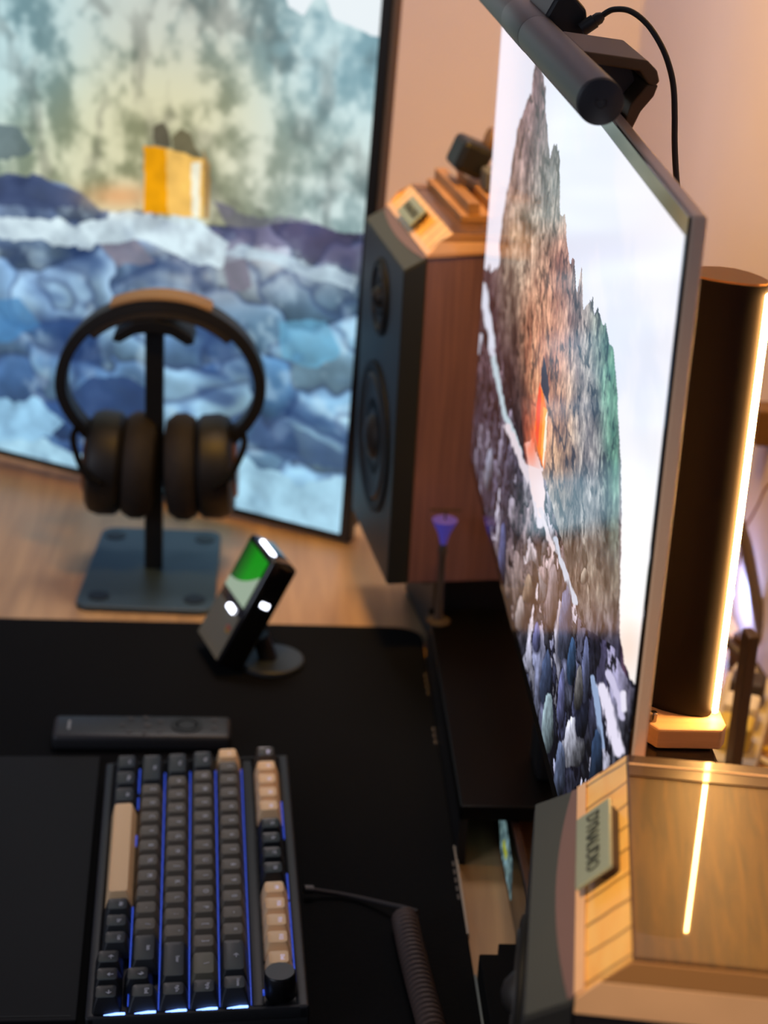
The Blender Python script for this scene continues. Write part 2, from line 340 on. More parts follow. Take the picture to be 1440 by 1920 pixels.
def paint_side(px, py, U, V):
    n1 = fbm(U * 17, V * 17, 43, 3); n2 = fbm(U * 50, V * 46, 51, 3)
    c = np.zeros(px.shape + (3,)); t = sst(0.32, 0.62, 0.45 * n1 + 0.55 * n2)
    c = zones(t, px, py, [
        (40, 60, 130, 190, 1.5, (100, 138, 148), (190, 224, 230)), (330, 40, 220, 110, 1.5, (130, 148, 146), (196, 204, 196)), (600, 120, 110, 170, 1.8, (118, 160, 174), (196, 226, 232)),
        (300, 250, 180, 150, 2.0, (132, 132, 96), (218, 212, 170)), (150, 280, 120, 90, 1.2, (128, 136, 104), (212, 212, 176)), (520, 300, 130, 110, 1.4, (140, 150, 134), (216, 222, 208)),
        (610, 380, 80, 60, 1.2, (120, 150, 156), (200, 224, 226))])
    dk = ridge(U * 20, V * 14, 71, 3); c = c * (1 - 0.22 * sst(0.66, 0.9, dk)[..., None]); c = np.clip(c * 0.96 + 16, 0, 246)
    jy = py + 26 * (n1 - .5)
    c = np.where(inpoly(px + 20 * (n1 - .5), jy, [(150, -900), (260, -420), (400, -190), (480, -60), (530, -20), (540, 10), (570, 30), (590, 5), (612, -5), (628, 40), (690, 62), (900, 90), (900, -900)])[..., None], np.array([238, 246, 250.]), c)
    # stony ground
    gr = inpoly(px, py + 30 * (n1 - .5), [(-400, 325), (60, 330), (150, 352), (190, 392), (260, 402), (350, 420), (440, 420), (560, 420), (640, 432), (900, 440), (900, 1100), (-400, 1100)])
    w = worley(U * 13 + 1.6 * n1, V * 21 + 1.4 * n1, 31); e = w[1] - w[0]
    s = np.clip(0.5 + 0.7 * w[4] + 0.3 * (n2 - .5), 0, 1)
    g = zones(np.clip(0.1 + 0.9 * w[2], 0, 1), px, py, [
        (60, 400, 140, 60, 1.0, (46, 60, 96), (110, 130, 160)), (540, 430, 160, 50, 1.4, (64, 62, 96), (150, 150, 178)), (100, 560, 160, 90, 1.2, (66, 106, 160), (170, 206, 232)), (450, 520, 160, 60, 1.0, (96, 108, 128), (214, 220, 222)),
        (560, 660, 130, 100, 1.2, (70, 116, 160), (172, 214, 234)), (200, 720, 170, 80, 1.3, (34, 62, 112), (132, 180, 216)), (560, 830, 130, 70, 1.0, (44, 74, 112), (160, 204, 226)), (350, 700, 120, 90, 1.0, (56, 88, 134), (170, 212, 234))])
    g = g * (0.55 + 0.75 * s[..., None]); g = mixc(g, (44, 60, 100), 0.45 * sst(0.22, 0.0, e)); g = g * (0.8 + 0.4 * n1[..., None]); bl = sst(0.55, 0.75, n2); g = mixc(g, (206, 230, 240), 0.35 * bl); g = mixc(g, (34, 58, 108), 0.62 * sst(0.52, 0.30, fbm(U * 12, V * 22, 91, 3)))
    c = np.where(gr[..., None], g, c)
    def blob(pts, col, k=18, a=1.0):
        nonlocal c
        a2 = a * (0.70 + 0.45 * n2[..., None]).clip(0, 1) if k > 9 else a
        c = np.where(inpoly(px + (1.0 + 1.2 * (k > 9)) * k * (n1 - .5) + 0.9 * k * (k > 9) * (n2 - .5), py + 1.6 * k * (n2 - .5) + k * (k > 9) * (n1 - .5), pts)[..., None], c * (1 - a2) + a2 * np.array(col, float) * (0.86 + 0.28 * n2[..., None]), c)
    blob([(-400, 388), (60, 410), (160, 415), (250, 398), (350, 400), (420, 450), (410, 505), (330, 480), (250, 448), (150, 455), (-400, 435)], (212, 232, 240))
    blob([(410, 470), (520, 500), (660, 545), (660, 510), (560, 490), (450, 455)], (196, 220, 232), 16, .8)
    blob([(-400, 800), (60, 815), (140, 850), (300, 850), (440, 850), (560, 905), (680, 905), (700, 1060), (-400, 1000)], (164, 208, 230), 26)
    blob([(-400, 730), (70, 750), (120, 790), (60, 830), (-400, 810)], (150, 200, 232), 20); blob([(480, 770), (560, 800), (650, 850), (650, 880), (560, 870), (470, 830)], (60, 84, 124), 16, .7)
    blob([(-400, 545), (40, 560), (80, 610), (10, 640), (-400, 620)], (74, 134, 188), 14, .8); blob([(180, 455), (260, 450), (290, 490), (220, 500)], (136, 132, 146), 10, .9); blob([(415, 490), (460, 480), (475, 540), (430, 548)], (124, 120, 136), 10, .9)
    blob([(130, 730), (220, 700), (300, 740), (290, 790), (180, 800)], (34, 58, 104), 16, .8); blob([(520, 600), (610, 600), (640, 660), (590, 690), (530, 670)], (108, 176, 212), 12, .8)
    blob([(-400, 240), (30, 235), (60, 280), (10, 300), (-400, 290)], (88, 106, 112), 12, .8)
    blob([(-400, 318), (60, 325), (150, 365), (140, 392), (60, 385), (-400, 370)], (62, 76, 112), 14, .9)
    c = mixc(c, (232, 176, 122), 0.9 * g2(px, py, 225, 368, 65, 24))
    blob([(288, 236), (306, 230), (316, 246), (322, 274), (288, 272)], (88, 82, 66), 6, .9); blob([(322, 256), (340, 240), (358, 250), (366, 276), (380, 298), (326, 280)], (104, 96, 70), 8, .85)
    blob([(270, 272), (312, 276), (314, 400), (270, 398)], (244, 166, 10), 4); blob([(312, 276), (384, 300), (380, 410), (314, 402)], (252, 200, 104), 4)
    blob([(358, 305), (376, 303), (374, 408), (360, 406)], (250, 246, 220), 2); blob([(380, 280), (394, 310), (392, 410), (382, 410)], (170, 128, 70), 3, .8)
    blob([(396, 380), (560, 405), (650, 440), (660, 500), (560, 480), (430, 440)], (84, 80, 112), 26, .55)
    return np.clip(c, 0, 255)

def screen_mesh(name, O, EX, EZ, w, h, nu, nv, paint, parent, strength, loc_inv, offs):
    """grid from lower corner O (world) along EX (w) and EZ (h); painted by where each point falls in the traced picture"""
    us = np.linspace(0, w, nu); vs = np.linspace(0, h, nv); Ug, Vg = np.meshgrid(us, vs)
    P = np.asarray(O)[None, None] + Ug[..., None] * np.asarray(EX) + Vg[..., None] * np.asarray(EZ)
    q = (P - CAMP) @ RCAM
    px = 720 + FPX * q[..., 0] / -q[..., 2]; py = 960 - FPX * q[..., 1] / -q[..., 2]
    col = lin(paint(px, py, Ug, Vg)).astype(np.float32)
    me = bpy.data.meshes.new(name)
    Pl = P.reshape(-1, 3); Minv = np.array(loc_inv); Pl = Pl @ Minv[:3, :3].T + Minv[:3, 3]
    i = np.arange(nu * nv).reshape(nv, nu); quads = np.stack([i[:-1, :-1], i[:-1, 1:], i[1:, 1:], i[1:, :-1]], -1).reshape(-1, 4)
    me.vertices.add(nu * nv); me.vertices.foreach_set('co', Pl.astype(np.float32).ravel())
    me.loops.add(quads.size); me.loops.foreach_set('vertex_index', quads.ravel().astype(np.int32))
    me.polygons.add(len(quads)); me.polygons.foreach_set('loop_start', (np.arange(len(quads)) * 4).astype(np.int32))
    try: me.polygons.foreach_set('loop_total', np.full(len(quads), 4, np.int32))
    except Exception: pass
    me.update(calc_edges=True)
    at = me.color_attributes.new('picture', 'FLOAT_COLOR', 'POINT')
    at.data.foreach_set('color', np.concatenate([col.reshape(-1, 3), np.ones((nu * nv, 1), np.float32)], 1).ravel())
    m = bpy.data.materials.new(name + '_lit'); m.use_nodes = True; nt = m.node_tree; b = nt.nodes['Principled BSDF']
    a = nt.nodes.new('ShaderNodeAttribute'); a.attribute_name = 'picture'
    b.inputs['Base Color'].default_value = (0.004, 0.004, 0.004, 1); b.inputs['Roughness'].default_value = 0.12; b.inputs['Specular IOR Level'].default_value = 0.25
    nt.links.new(a.outputs['Color'], b.inputs['Emission Color']); b.inputs['Emission Strength'].default_value = strength
    o = obj(name, me, m, parent)
    return o

# ------------------------------------------------------------------ common materials
m_black = mat('black_plastic', (16, 16, 17), 0.45, var=0.15)
m_black_gloss = mat('black_gloss', (8, 8, 9), 0.12, coat=0.3)
m_case = mat('keyboard_case_grey', (40, 41, 43), 0.5, var=0.08, vscale=200)
m_mat = mat('mat_black_cloth', (8, 8, 9), 0.9, spec=0.15, var=0.12, vscale=300, bump=0.3)
m_wall = mat('wall_paint', (214, 206, 218), 0.85, spec=0.2, var=0.02, vscale=4, bump=0.1)
m_desk = wood('desk_wood', (172, 136, 94), (208, 168, 118), 0.4, coat=0.15, coat_rough=0.25, grain=(30, 2.2, 30), scale=1.6)
m_walnut = wood('walnut_veneer', (106, 76, 78), (130, 94, 92), 0.5, grain=(90, 90, 4), scale=2.0)
m_walnut_top = wood('walnut_lacquered_top', (64, 38, 3), (104, 64, 7), 0.4, coat=0.6, coat_rough=0.03, grain=(130, 12, 14), scale=2.0)
m_gold_wood = wood('honey_veneer_slope', (250, 184, 84), (255, 206, 112), 0.30, coat=0.8, coat_rough=0.08, grain=(40, 10, 40), scale=3.0, seams=17.0)
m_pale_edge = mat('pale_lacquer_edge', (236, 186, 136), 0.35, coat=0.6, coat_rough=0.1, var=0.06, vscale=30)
m_pink = mat('satin_pink_metal', (118, 92, 88), 0.45, metal=0.2)
m_baffle = mat('baffle_black', (34, 37, 38), 0.5, spec=0.4)
m_baffle_top = mat('baffle_grey_edge', (62, 66, 65), 0.55, spec=0.3)
m_badge = mat('badge_grey_green', (150, 160, 140), 0.35, metal=0.25)
m_badge_txt = mat('badge_lettering', (44, 48, 42), 0.5)
m_brass_edge = mat('champagne_aluminium', (206, 180, 158), 0.35, metal=0.25)
m_cable = mat('cable_black', (20, 17, 16), 0.5)

# ------------------------------------------------------------------ setting
bm = bm_new(); add_box(bm, -3.2, 0.46, -1.6, 2.5, -0.05, 0.0); struct(obj('floor', bm, wood('floor_boards', (96, 66, 46), (120, 86, 60), 0.5, grain=(12, 1, 12), scale=2)))
bm = bm_new(); add_box(bm, 0.452, 0.55, -1.6, 2.5, 0.0, 2.6); struct(obj('wall_right', bm, m_wall))
bm = bm_new(); add_box(bm, -3.2, 0.55, 2.40, 2.5, 0.0, 2.6); struct(obj('wall_back', bm, m_wall))

# ------------------------------------------------------------------ desk and mat
t = thing('desk', 'long light brown wooden desk carrying the monitors and speakers', 'desk', (0, 0, 0))
bm = bm_new(); add_box(bm, -0.52, 0.448, 0.25, 2.36, DZ - 0.03, DZ, bev=0.003); obj('tabletop', bm, m_desk, t)
for x, y in ((-0.46, 0.32), (0.39, 0.32), (-0.46, 2.29), (0.39, 2.29)):
    bm = bm_new(); add_box(bm, x - 0.03, x + 0.03, y - 0.03, y + 0.03, 0.0, DZ - 0.03); obj('leg', bm, m_black, t)
def rr(x0, x1, y0, y1, r, n=6):
    pts = []
    for cx, cy, a0 in ((x1 - r, y1 - r, 0), (x0 + r, y1 - r, 90), (x0 + r, y0 + r, 180), (x1 - r, y0 + r, 270)):
        for k in range(n + 1):
            a = math.radians(a0 + 90 * k / n); pts.append((cx + r * math.cos(a), cy + r * math.sin(a)))
    return pts
t = thing('desk_mat', 'large black cloth desk mat with a stitched edge under the keyboard', 'desk mat', (0, 0, DZ))
bm = bm_new(); add_prism(bm, rr(-0.50, 0.1498, 0.62, 1.575, 0.025), 0.0002, 0.0040, bev=0.0008); obj('mat_sheet', bm, m_mat, t)
y = 0.70
vis = lambda v: (math.sin(v * 23.0) + math.sin(v * 61.0)) > 0.75
while y < 1.54:
    r_ = 0.0009 * (1 if (math.sin(y * 40) > -0.3) else 0.45)
    if vis(y):
        bm = bm_new(); add_box(bm, 0.1462, 0.1480, y, y + 0.006, 0.0036, 0.0036 + r_); obj('stitch', bm, mat('stitch_grey', (92, 84, 76), 0.8), t, label='worn grey stitch on the mat edge')
    y += 0.0105

# ------------------------------------------------------------------ speakers
def make_speaker(label, loc, rotz, w, drivers, edge_h, m_side):
    """local: +x runs back from the front face, y across, z up; height .31"""
    Hh = 0.31; s = w / 2
    t = thing('studio_speaker', label, 'speaker', loc, rotz, 'pair of studio speakers')
    bm = bm_new(); add_prism(bm, [(0.0, 0.0), (0.205, 0.0), (0.205, Hh - 0.020), (0.0, Hh - 0.020)], -s, s, 'y', bev=0.0012); obj('cabinet', bm, m_side, t)
    # front baffle with a sloping top
    bm = bm_new(); add_prism(bm, [(-0.019, 0.0), (-0.0002, 0.0), (-0.0002, Hh - 0.022), (-0.019, Hh - 0.032)], -s - 0.001, s + 0.001, 'y', bev=0.0012); bf = obj('baffle', bm, m_baffle, t)
    bm = bm_new(); add_prism(bm, [(-0.0188, Hh - 0.0319), (-0.0002, Hh - 0.0219), (-0.0002, Hh - 0.0205), (-0.0188, Hh - 0.0305)], -s - 0.0005, s + 0.0005, 'y', bev=0.0003); obj('top_strip', bm, m_baffle_top, bf, label='grey sloping top of the baffle')
    # bowed pinkish inlay between baffle and slope
    pts = [(-0.0003, -s)]
    for k in range(13):
        a = -1 + 2 * k / 12; pts.append((-0.0028 - 0.0058 * (1 - a * a), a * s))
    pts.append((-0.0003, s))
    b2 = bmesh.new()
    lo = [b2.verts.new((x, y, Hh - 0.0214 + (x + 0.0002) * 0.535 + 0.0008)) for x, y in pts]; hi = [b2.verts.new((x, y, Hh - 0.0214 + (x + 0.0002) * 0.535 + 0.0016)) for x, y in pts]
    b2.faces.new(lo); b2.faces.new(list(reversed(hi)))
    for i in range(len(pts)): j = (i + 1) % len(pts); b2.faces.new((lo[i], hi[i], hi[j], lo[j]))
    bm = bm_new(); merge(bm, b2); obj('inlay', bm, m_pink, t, label='bowed pinkish metal inlay')
    # sloping honey coloured strip, lacquered top slab, pale edge
    bm = bm_new(); add_prism(bm, [(0.0003, Hh - 0.0198), (0.0198, Hh - 0.0198), (0.0198, Hh - 0.0004)], -s + 0.0002, s - 0.0002, 'y', bev=0.0002); obj('slope_panel', bm, m_gold_wood, t, label='honey coloured slope with dark seams')
    bm = bm_new(); add_prism(bm, [(0.0001, Hh - 0.0197), (0.0034, Hh - 0.0164), (0.0030, Hh - 0.0158), (-0.0006, Hh - 0.0190)], -s, s, 'y'); obj('slope_lip', bm, m_pale_edge, t, label='pale lip along the slope')
    bm = bm_new(); add_box(bm, 0.0200, 0.203, -s + 0.0002, s - 0.0002, Hh - 0.0195, Hh, bev=0.0009, seg=3); obj('top_slab', bm, m_walnut_top, t)
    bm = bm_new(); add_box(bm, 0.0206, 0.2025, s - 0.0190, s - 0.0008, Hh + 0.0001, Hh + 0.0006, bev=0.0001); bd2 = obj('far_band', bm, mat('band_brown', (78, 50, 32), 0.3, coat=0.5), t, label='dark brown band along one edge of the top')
    bm = bm_new(); add_box(bm, 0.0206, 0.2025, s - 0.0098, s - 0.0086, Hh + 0.0007, Hh + 0.0010); obj('band_highlight', bm, m_pale_edge, bd2, label='thin pale highlight painted on the band')  # pale strip stands in for the highlight along the groove
    for sy in (-1, 1):
        ya, yb = sorted((sy * (s + 0.0001), sy * (s + 0.0013))); zm = Hh - edge_h * 0.42
        bm = bm_new(); add_prism(bm, [(0.0, Hh - edge_h), (0.203, Hh - edge_h), (0.203, zm), (0.0085, zm), (0.0, Hh - 0.0200)], ya, yb, 'y', bev=0.0003); obj('side_edge', bm, m_pale_edge, t, label='pale glossy slab edge')
        bm = bm_new(); add_prism(bm, [(0.0088, zm + 0.0001), (0.203, zm + 0.0001), (0.203, Hh - 0.0010), (0.0196, Hh - 0.0010)], ya, yb, 'y', bev=0.0003); obj('edge_band', bm, mat('edge_bronze', (176, 126, 74), 0.3, coat=0.6), t, label='darker bronze upper band of the slab edge')
    # badge plate on the slope
    R45 = Matrix.Rotation(math.radians(-45), 4, 'Y')
    bt = Matrix.Translation((0.0080, 0.010, Hh - 0.0080)) @ R45
    bm = bm_new(); add_box(bm, -0.0095, 0.0095, -0.027, 0.027, 0.0, 0.0022, bt @ Matrix.Translation((0, 0, 0.002)), bev=0.0009); bd = obj('badge', bm, m_badge, t, label='grey green name plate')
    bm = bm_new(); add_box(bm, 0.0012, 0.0090, -0.023, 0.024, -0.0030, 0.0019, bt, bev=0.0006); obj('badge_mount', bm, mat('mount_brown', (58, 36, 24), 0.6), t, label='dark brown mount behind the badge')
    tm = bt @ Matrix.Translation((0.0, 0, 0.0044)) @ Matrix.Rotation(math.radians(-90), 4, 'Z')
    obj('lettering', text_bm('DYNAUDIO', 0.0098, 0.0002, tm @ Matrix.Scale(0.86, 4, (1, 0, 0)), 0.00008), m_badge_txt, bd)
    # drivers
    if drivers:
        for name, cz, R in (('woofer', 0.105, 0.060), ('tweeter', 0.232, 0.030)):
            mt = Matrix.Translation((-0.019, 0, cz)) @ Matrix.Rotation(math.pi, 4, 'Z')
            bm = bm_new(); add_lathe(bm, [(R * 1.12, 0.0002), (R * 1.12, 0.002), (R * 1.02, 0.003), (R * 0.96, 0.0018), (R * 0.98, 0.0008)], 'x', 48, mt); dr = obj(name, bm, mat('driver_ring', (22, 24, 26), 0.6, spec=0.2), t, True)
            bm = bm_new(); add_lathe(bm, [(R * 0.96, 0.0008), (R * 0.90, 0.0038), (R * 0.82, 0.0012), (R * 0.5, 0.0007), (R * 0.34, 0.0009), (R * 0.30, 0.0042), (R * 0.16, 0.0078), (0.0, 0.0088)], 'x', 48, mt); obj('cone', bm, mat('cone_black', (20, 21, 23), 0.55), dr, True)
    for sx in (0.02, 0.18):
        for sy in (-1, 1):
            bm = bm_new(); add_lathe(bm, [(0.009, -0.0060), (0.011, 0.0)], 'z', 20, Matrix.Translation((sx, sy * (s - 0.02), 0))); obj('foot', bm, m_black, t)
    return t
# far speaker: inner top corner points (.126,1.685) - (.150,1.517)
aF = math.atan2(0.024, 0.168)
fx, fy = (0.126 + 0.150) / 2, (1.685 + 1.517) / 2
X = Vector((math.cos(aF), math.sin(aF), 0))
far = make_speaker('walnut studio speaker with black front beside the blue rocky shore monitor', (fx - 0.020 * X.x, fy - 0.020 * X.y, DZ + 0.075), aF, 0.169, True, 0.0180, m_walnut)
aN = -math.atan2(0.0233, 0.1546)
nx, ny = (0.1688 + 0.1455) / 2, (0.7577 + 0.6031) / 2
X2 = Vector((math.cos(aN), math.sin(aN), 0))
near = make_speaker('large studio speaker top in the near right corner reflecting the lamp line', (nx - 0.020 * X2.x, ny - 0.020 * X2.y, DZ + 0.030), aN, 0.156, True, 0.0270, mat('cabinet_walnut_shaded', (14, 12, 16), 0.5))  # near cabinet is unlit walnut, its shade put into the black colour
bm = bm_new(); add_box(bm, 0.03, 0.18, -0.06, 0.06, 0.0, 0.0685, bev=0.004)
o = obj('speaker_stand', bm, m_black, loc=(far.location.x, far.location.y, DZ)); o.rotation_euler = (0, 0, aF); tag(o, 'black block raising the walnut speaker at the far end', 'speaker stand')
bm = bm_new(); add_box(bm, 0.01, 0.19, -0.07, 0.07, 0.0, 0.0235, bev=0.003)
o = obj('speaker_pad', bm, m_black, loc=(near.location.x, near.location.y, DZ)); o.rotation_euler = (0, 0, aN); tag(o, 'black pad under the speaker in the near right corner', 'speaker pad')

# ------------------------------------------------------------------ main monitor
MX = 0.1722
t = thing('main_monitor', 'thin widescreen monitor seen side on showing the grey cliff and cabin', 'monitor', (MX, 1.12, DZ))
y0, y1, z0, z1 = 0.7690 - 1.12, 1.4750 - 1.12, 0.2015, 0.5850
minv = Matrix.Translation((MX, 1.12, DZ)).inverted()
mb = 0.0030
screen_mesh('screen_picture', (MX - 0.0002, 1.4750 - mb, DZ + z0 + 0.010), (0, -1, 0), (0, 0, 1), (y1 - y0) - 2 * mb, (z1 - z0) - 0.0085 - 0.010, 420, 1050, paint_main, t, 1.0, [list(r) for r in minv], None)
bm = bm_new(); add_box(bm, 0.0, 0.0012, y0, y1, z0, z1, bev=0.0003); obj('front_glass', bm, m_black_gloss, t, label='black glossy screen border')
bm = bm_new(); add_box(bm, 0.0013, 0.0080, y0 - 0.0006, y1 + 0.0006, z0 - 0.0006, z1 + 0.0006, bev=0.0014, seg=3); obj('frame', bm, m_brass_edge, t, label='champagne metal frame edge')
bm = bm_new(); add_box(bm, 0.0086, 0.0180, y0 + 0.17, y1 - 0.17, z0 + 0.05, z1 - 0.08, bev=0.006); obj('rear_housing', bm, m_black, t)
bm = bm_new(); add_box(bm, 0.0182, 0.0358, 0.105, 0.145, 0.34, 0.40, bev=0.003); obj('support_arm', bm, m_black, t)
bm = bm_new(); add_box(bm, 0.0360, 0.0560, 0.105, 0.145, 0.0502, 0.41, bev=0.003); obj('support_post', bm, m_black, t)

# ------------------------------------------------------------------ portrait monitor at the far end
A = np.array([0.0908, 1.7647, 0.002 + DZ]); B = np.array([-0.277, 1.9436, 0.016 + DZ])
ex = _n(B - A); nrm = _n(np.cross(ex, [0, 0, 1.0])); nrm = nrm if nrm[1] < 0 else -nrm
ez = np.cross(ex, nrm); ez = ez if ez[2] > 0 else -ez
PW, PH = 0.50, 0.70
Ml = Matrix([[-ex[0], -nrm[0], ez[0], A[0]], [-ex[1], -nrm[1], ez[1], A[1]], [-ex[2], -nrm[2], ez[2], A[2]], [0, 0, 0, 1]])
t = bpy.data.objects.new('tall_monitor', None); COL.objects.link(t); t.matrix_world = Ml; t.empty_display_size = .02
tag(t, 'tall black framed monitor at the far end showing blue rocks and orange cabin', 'monitor')
b0, b1 = 0.0085, 0.019
so = A + ex * (PW - b1) + ez * b0 + nrm * 0.0006
screen_mesh('screen_picture', so, -ex, ez, PW - 2 * b1 + 0.008, PH - 2 * b0, 420, 560, paint_side, t, 0.98, [list(r) for r in Ml.inverted()], None)
bm = bm_new(); add_box(bm, -PW, 0, 0.0, 0.013, 0, PH, bev=0.002); obj('frame', bm, mat('frame_black', (12, 12, 13), 0.35), t)
bm = bm_new(); add_box(bm, -PW + 0.004, -0.001, 0.0135, 0.030, 0.01, PH - 0.01, bev=0.006); obj('rear_housing', bm, mat('housing_mauve', (78, 62, 66), 0.5), t, label='mauve grey rear shell')
bm = bm_new(); add_box(bm, -PW / 2 - 0.05, -PW / 2 + 0.05, 0.031, 0.07, 0.0, 0.30, Matrix.Translation((0, 0, 0.004)), bev=0.004); obj('stand_post', bm, m_black, t)

# ------------------------------------------------------------------ monitor light bar on top of the main monitor
t = thing('monitor_light_bar', 'dark grey round light bar clipped on top of the widescreen monitor', 'light bar', (0.153, 0.895, DZ + 0.6075), math.radians(1.7))
bm = bm_new(); add_lathe(bm, [(0.0106, 0.0), (0.0112, 0.0006), (0.0112, 0.449), (0.0106, 0.4496)], 'y', 56); bar = obj('tube', bm, mat('gunmetal', (50, 51, 48), 0.42, metal=0.4), t, True)
bm = bm_new(); add_lathe(bm, [(0.0, -0.0018), (0.0100, -0.0018), (0.0108, -0.0012), (0.0109, 0.0)], 'y', 56); cap = obj('end_cap', bm, mat('cap_black', (26, 26, 30), 0.45), bar, True)
em = bm_new()
for (ax, az), (bx, bz) in (((-0.0026, 0.0018), (-0.0010, 0.0006)), ((-0.0010, 0.0006), (0.0010, 0.0006)), ((0.0010, 0.0006), (0.0026, 0.0018)), ((0.0026, 0.0018), (0.0024, -0.0016)), ((0.0024, -0.0016), (0.0, -0.0030)), ((0.0, -0.0030), (-0.0024, -0.0016)), ((-0.0024, -0.0016), (-0.0026, 0.0018))):
    add_tube(em, [(ax, -0.0019, az), (bx, -0.0019, bz)], 0.00022, 6)
obj('emblem', em, mat('emblem_dark', (13, 13, 16), 0.3), cap)
bm = bm_new(); add_box(bm, -0.004, 0.004, 0.02, 0.43, -0.0116, -0.0108, bev=0.0003); obj('lamp_diffuser', bm, mat('diffuser_off', (150, 146, 136), 0.5), bar)
# clip: collar, top plate and curved rear weight
bm = bm_new()
add_lathe(bm, [(0.01125, 0.19), (0.0114, 0.191), (0.0114, 0.258), (0.01125, 0.259)], 'y', 40); obj('collar', bm, MATS['gunmetal'], t, True)
mc = mat('clip_bronze_metal', (84, 60, 30), 0.5, metal=0.1)
bm = bm_new(); add_prism(bm, [(0.006, 0.0095), (0.0395, 0.0060), (0.0450, 0.0010), (0.0468, -0.0045), (0.0440, -0.0075), (0.0405, -0.0055), (0.036, 0.0005), (0.006, 0.0040)], 0.085, 0.150, 'y', bev=0.0010); obj('clip_top', bm, mc, t)
bm = bm_new(); add_prism(bm, [(0.0405, -0.0060), (0.0462, -0.0062), (0.0445, -0.0120), (0.0385, -0.0200), (0.0345, -0.0300), (0.0325, -0.0420), (0.0290, -0.0420), (0.0300, -0.0290), (0.0330, -0.0160)], 0.085, 0.150, 'y', bev=0.0008); obj('clip_leg', bm, mc, t)
bm = bm_new(); add_prism(bm, [(0.006, 0.0040), (0.034, 0.0010), (0.037, -0.0060), (0.030, -0.0150), (0.022, -0.0190), (0.009, -0.0125)], 0.095, 0.158, 'y', bev=0.0010); obj('hinge_block', bm, mat('hinge_dark', (44, 34, 24), 0.5), t)
bm = bm_new(); add_prism(bm, [(0.004, 0.008), (0.010, 0.020), (0.020, 0.022), (0.028, 0.014), (0.030, 0.0), (0.012, -0.004)], 0.200, 0.262, 'y', bev=0.002); obj('socket_housing', bm, m_black, t)

# usb cable from the bar, over and down behind the monitor
t = thing('usb_cable', 'black charging cable looping from the light bar down behind the monitor', 'cable', (0, 0, DZ))
pth = [(0.1800, 1.090, 0.6130), (0.1858, 1.078, 0.6220), (0.1925, 1.060, 0.6290), (0.2000, 1.040, 0.6318), (0.2070, 1.015, 0.6270), (0.2120, 0.985, 0.6190), (0.2145, 0.975, 0.6040), (0.2140, 0.975, 0.5850), (0.2130, 0.975, 0.5600), (0.2125, 0.980, 0.5350), (0.2135, 0.985, 0.5000), (0.2160, 0.985, 0.4400), (0.2170, 1.000, 0.36)]
def pxp(x, y, Y): 
    r = RCAM @ _dc(x, y); k = Y / r[1]; return (CAMP[0] + k * r[0], Y, 0.77 + k * r[2])
pth = [pxp(1128, 30, 1.09), pxp(1150, 18, 1.088), pxp(1182, 21, 1.083), pxp(1214, 46, 1.075), pxp(1240, 86, 1.068), pxp(1255, 125, 1.062), pxp(1263, 165, 1.058), pxp(1265, 215, 1.052), pxp(1265, 270, 1.045), pxp(1268, 330, 1.04), pxp(1274, 385, 1.035), pxp(1284, 450, 1.03), pxp(1294, 560, 1.03), pxp(1294, 700, 1.03)]
bm = bm_new(); add_tube(bm, spline(pth, 8), 0.00165, 12, flat=1.3); obj('cord', bm, m_cable, t, True)
q0 = Vector(pxp(1090, 56, 1.09)); q1 = Vector(pxp(1130, 29, 1.09))
bm = bm_new(); add_tube(bm, [q0, q0 + (q1 - q0) * 0.62, q0 + (q1 - q0) * 0.64, q0 + (q1 - q0) * 0.84, q1], lambda s: 0.0040 if s < 0.3 else (0.0034 if s < .8 else 0.0022), 12); obj('plug', bm, m_black, t, True)

# ------------------------------------------------------------------ vertical LED lamp behind the monitor
LX, LY = 0.2405, 0.885
t = thing('vertical_led_lamp', 'upright dark lamp with a glowing warm edge behind the widescreen monitor', 'lamp', (LX, LY, DZ + 0.2916))
sec = [(-0.0012, -0.0016), (0.0006, 0.0030), (0.0010, 0.0070), (-0.0010, 0.0130), (-0.0050, 0.0200), (-0.0110, 0.0260), (-0.0180, 0.0285), (-0.0260, 0.0280), (-0.0340, 0.0240), (-0.0370, 0.0200), (-0.0368, 0.0160), (-0.0340, 0.0105), (-0.0270, 0.0050), (-0.0190, 0.0008), (-0.0110, -0.0018), (-0.0050, -0.0024)]
b2 = bmesh.new(); n = len(sec); LH = 0.2335
def ring(z, k=1.0): 
    cx = sum(p[0] for p in sec) / n; cy = sum(p[1] for p in sec) / n
    return [b2.verts.new((cx + (p[0] - cx) * k, cy + (p[1] - cy) * k, z)) for p in sec]
rs = [ring(0.0, 0.90), ring(0.0015, 0.97), ring(0.004, 1.0), ring(LH, 1.0)]
for a, b in zip(rs, rs[1:]):
    for i in range(n): b2.faces.new((a[i], a[(i + 1) % n], b[(i + 1) % n], b[i]))
b2.faces.new(rs[0]); b2.faces.new(list(reversed(rs[-1])))
bm = bm_new(); merge(bm, b2); body = obj('housing', bm, mat('lamp_dark_brown_plastic', (20, 16, 16), 0.6, spec=0.15), t, True)
bm = bm_new(); add_prism(bm, [(p[0] * 0.985 - 0.0001, p[1] * 0.985 + 0.0002) for p in sec], LH, LH + 0.0012, 'z'); obj('top_cap', bm, mat('lamp_top_warm_lit', (226, 166, 92), 0.6), body, label='top face with warm light painted in')  # dark housing's top, coloured as if lit warm
m_led = mat('led_diffuser_lit', (255, 220, 170), 0.4, emit=(255, 186, 104), estr=130.0)
bm = bm_new(); add_prism(bm, [(-0.0014, -0.0018), (-0.0016, -0.0040), (0.0002, -0.0046), (0.0018, -0.0030), (0.0020, 0.0004), (0.0008, 0.0020)], 0.004, LH - 0.004, 'z', bev=0.0003); obj('led_strip', bm, m_led, t, label='glowing warm white strip')
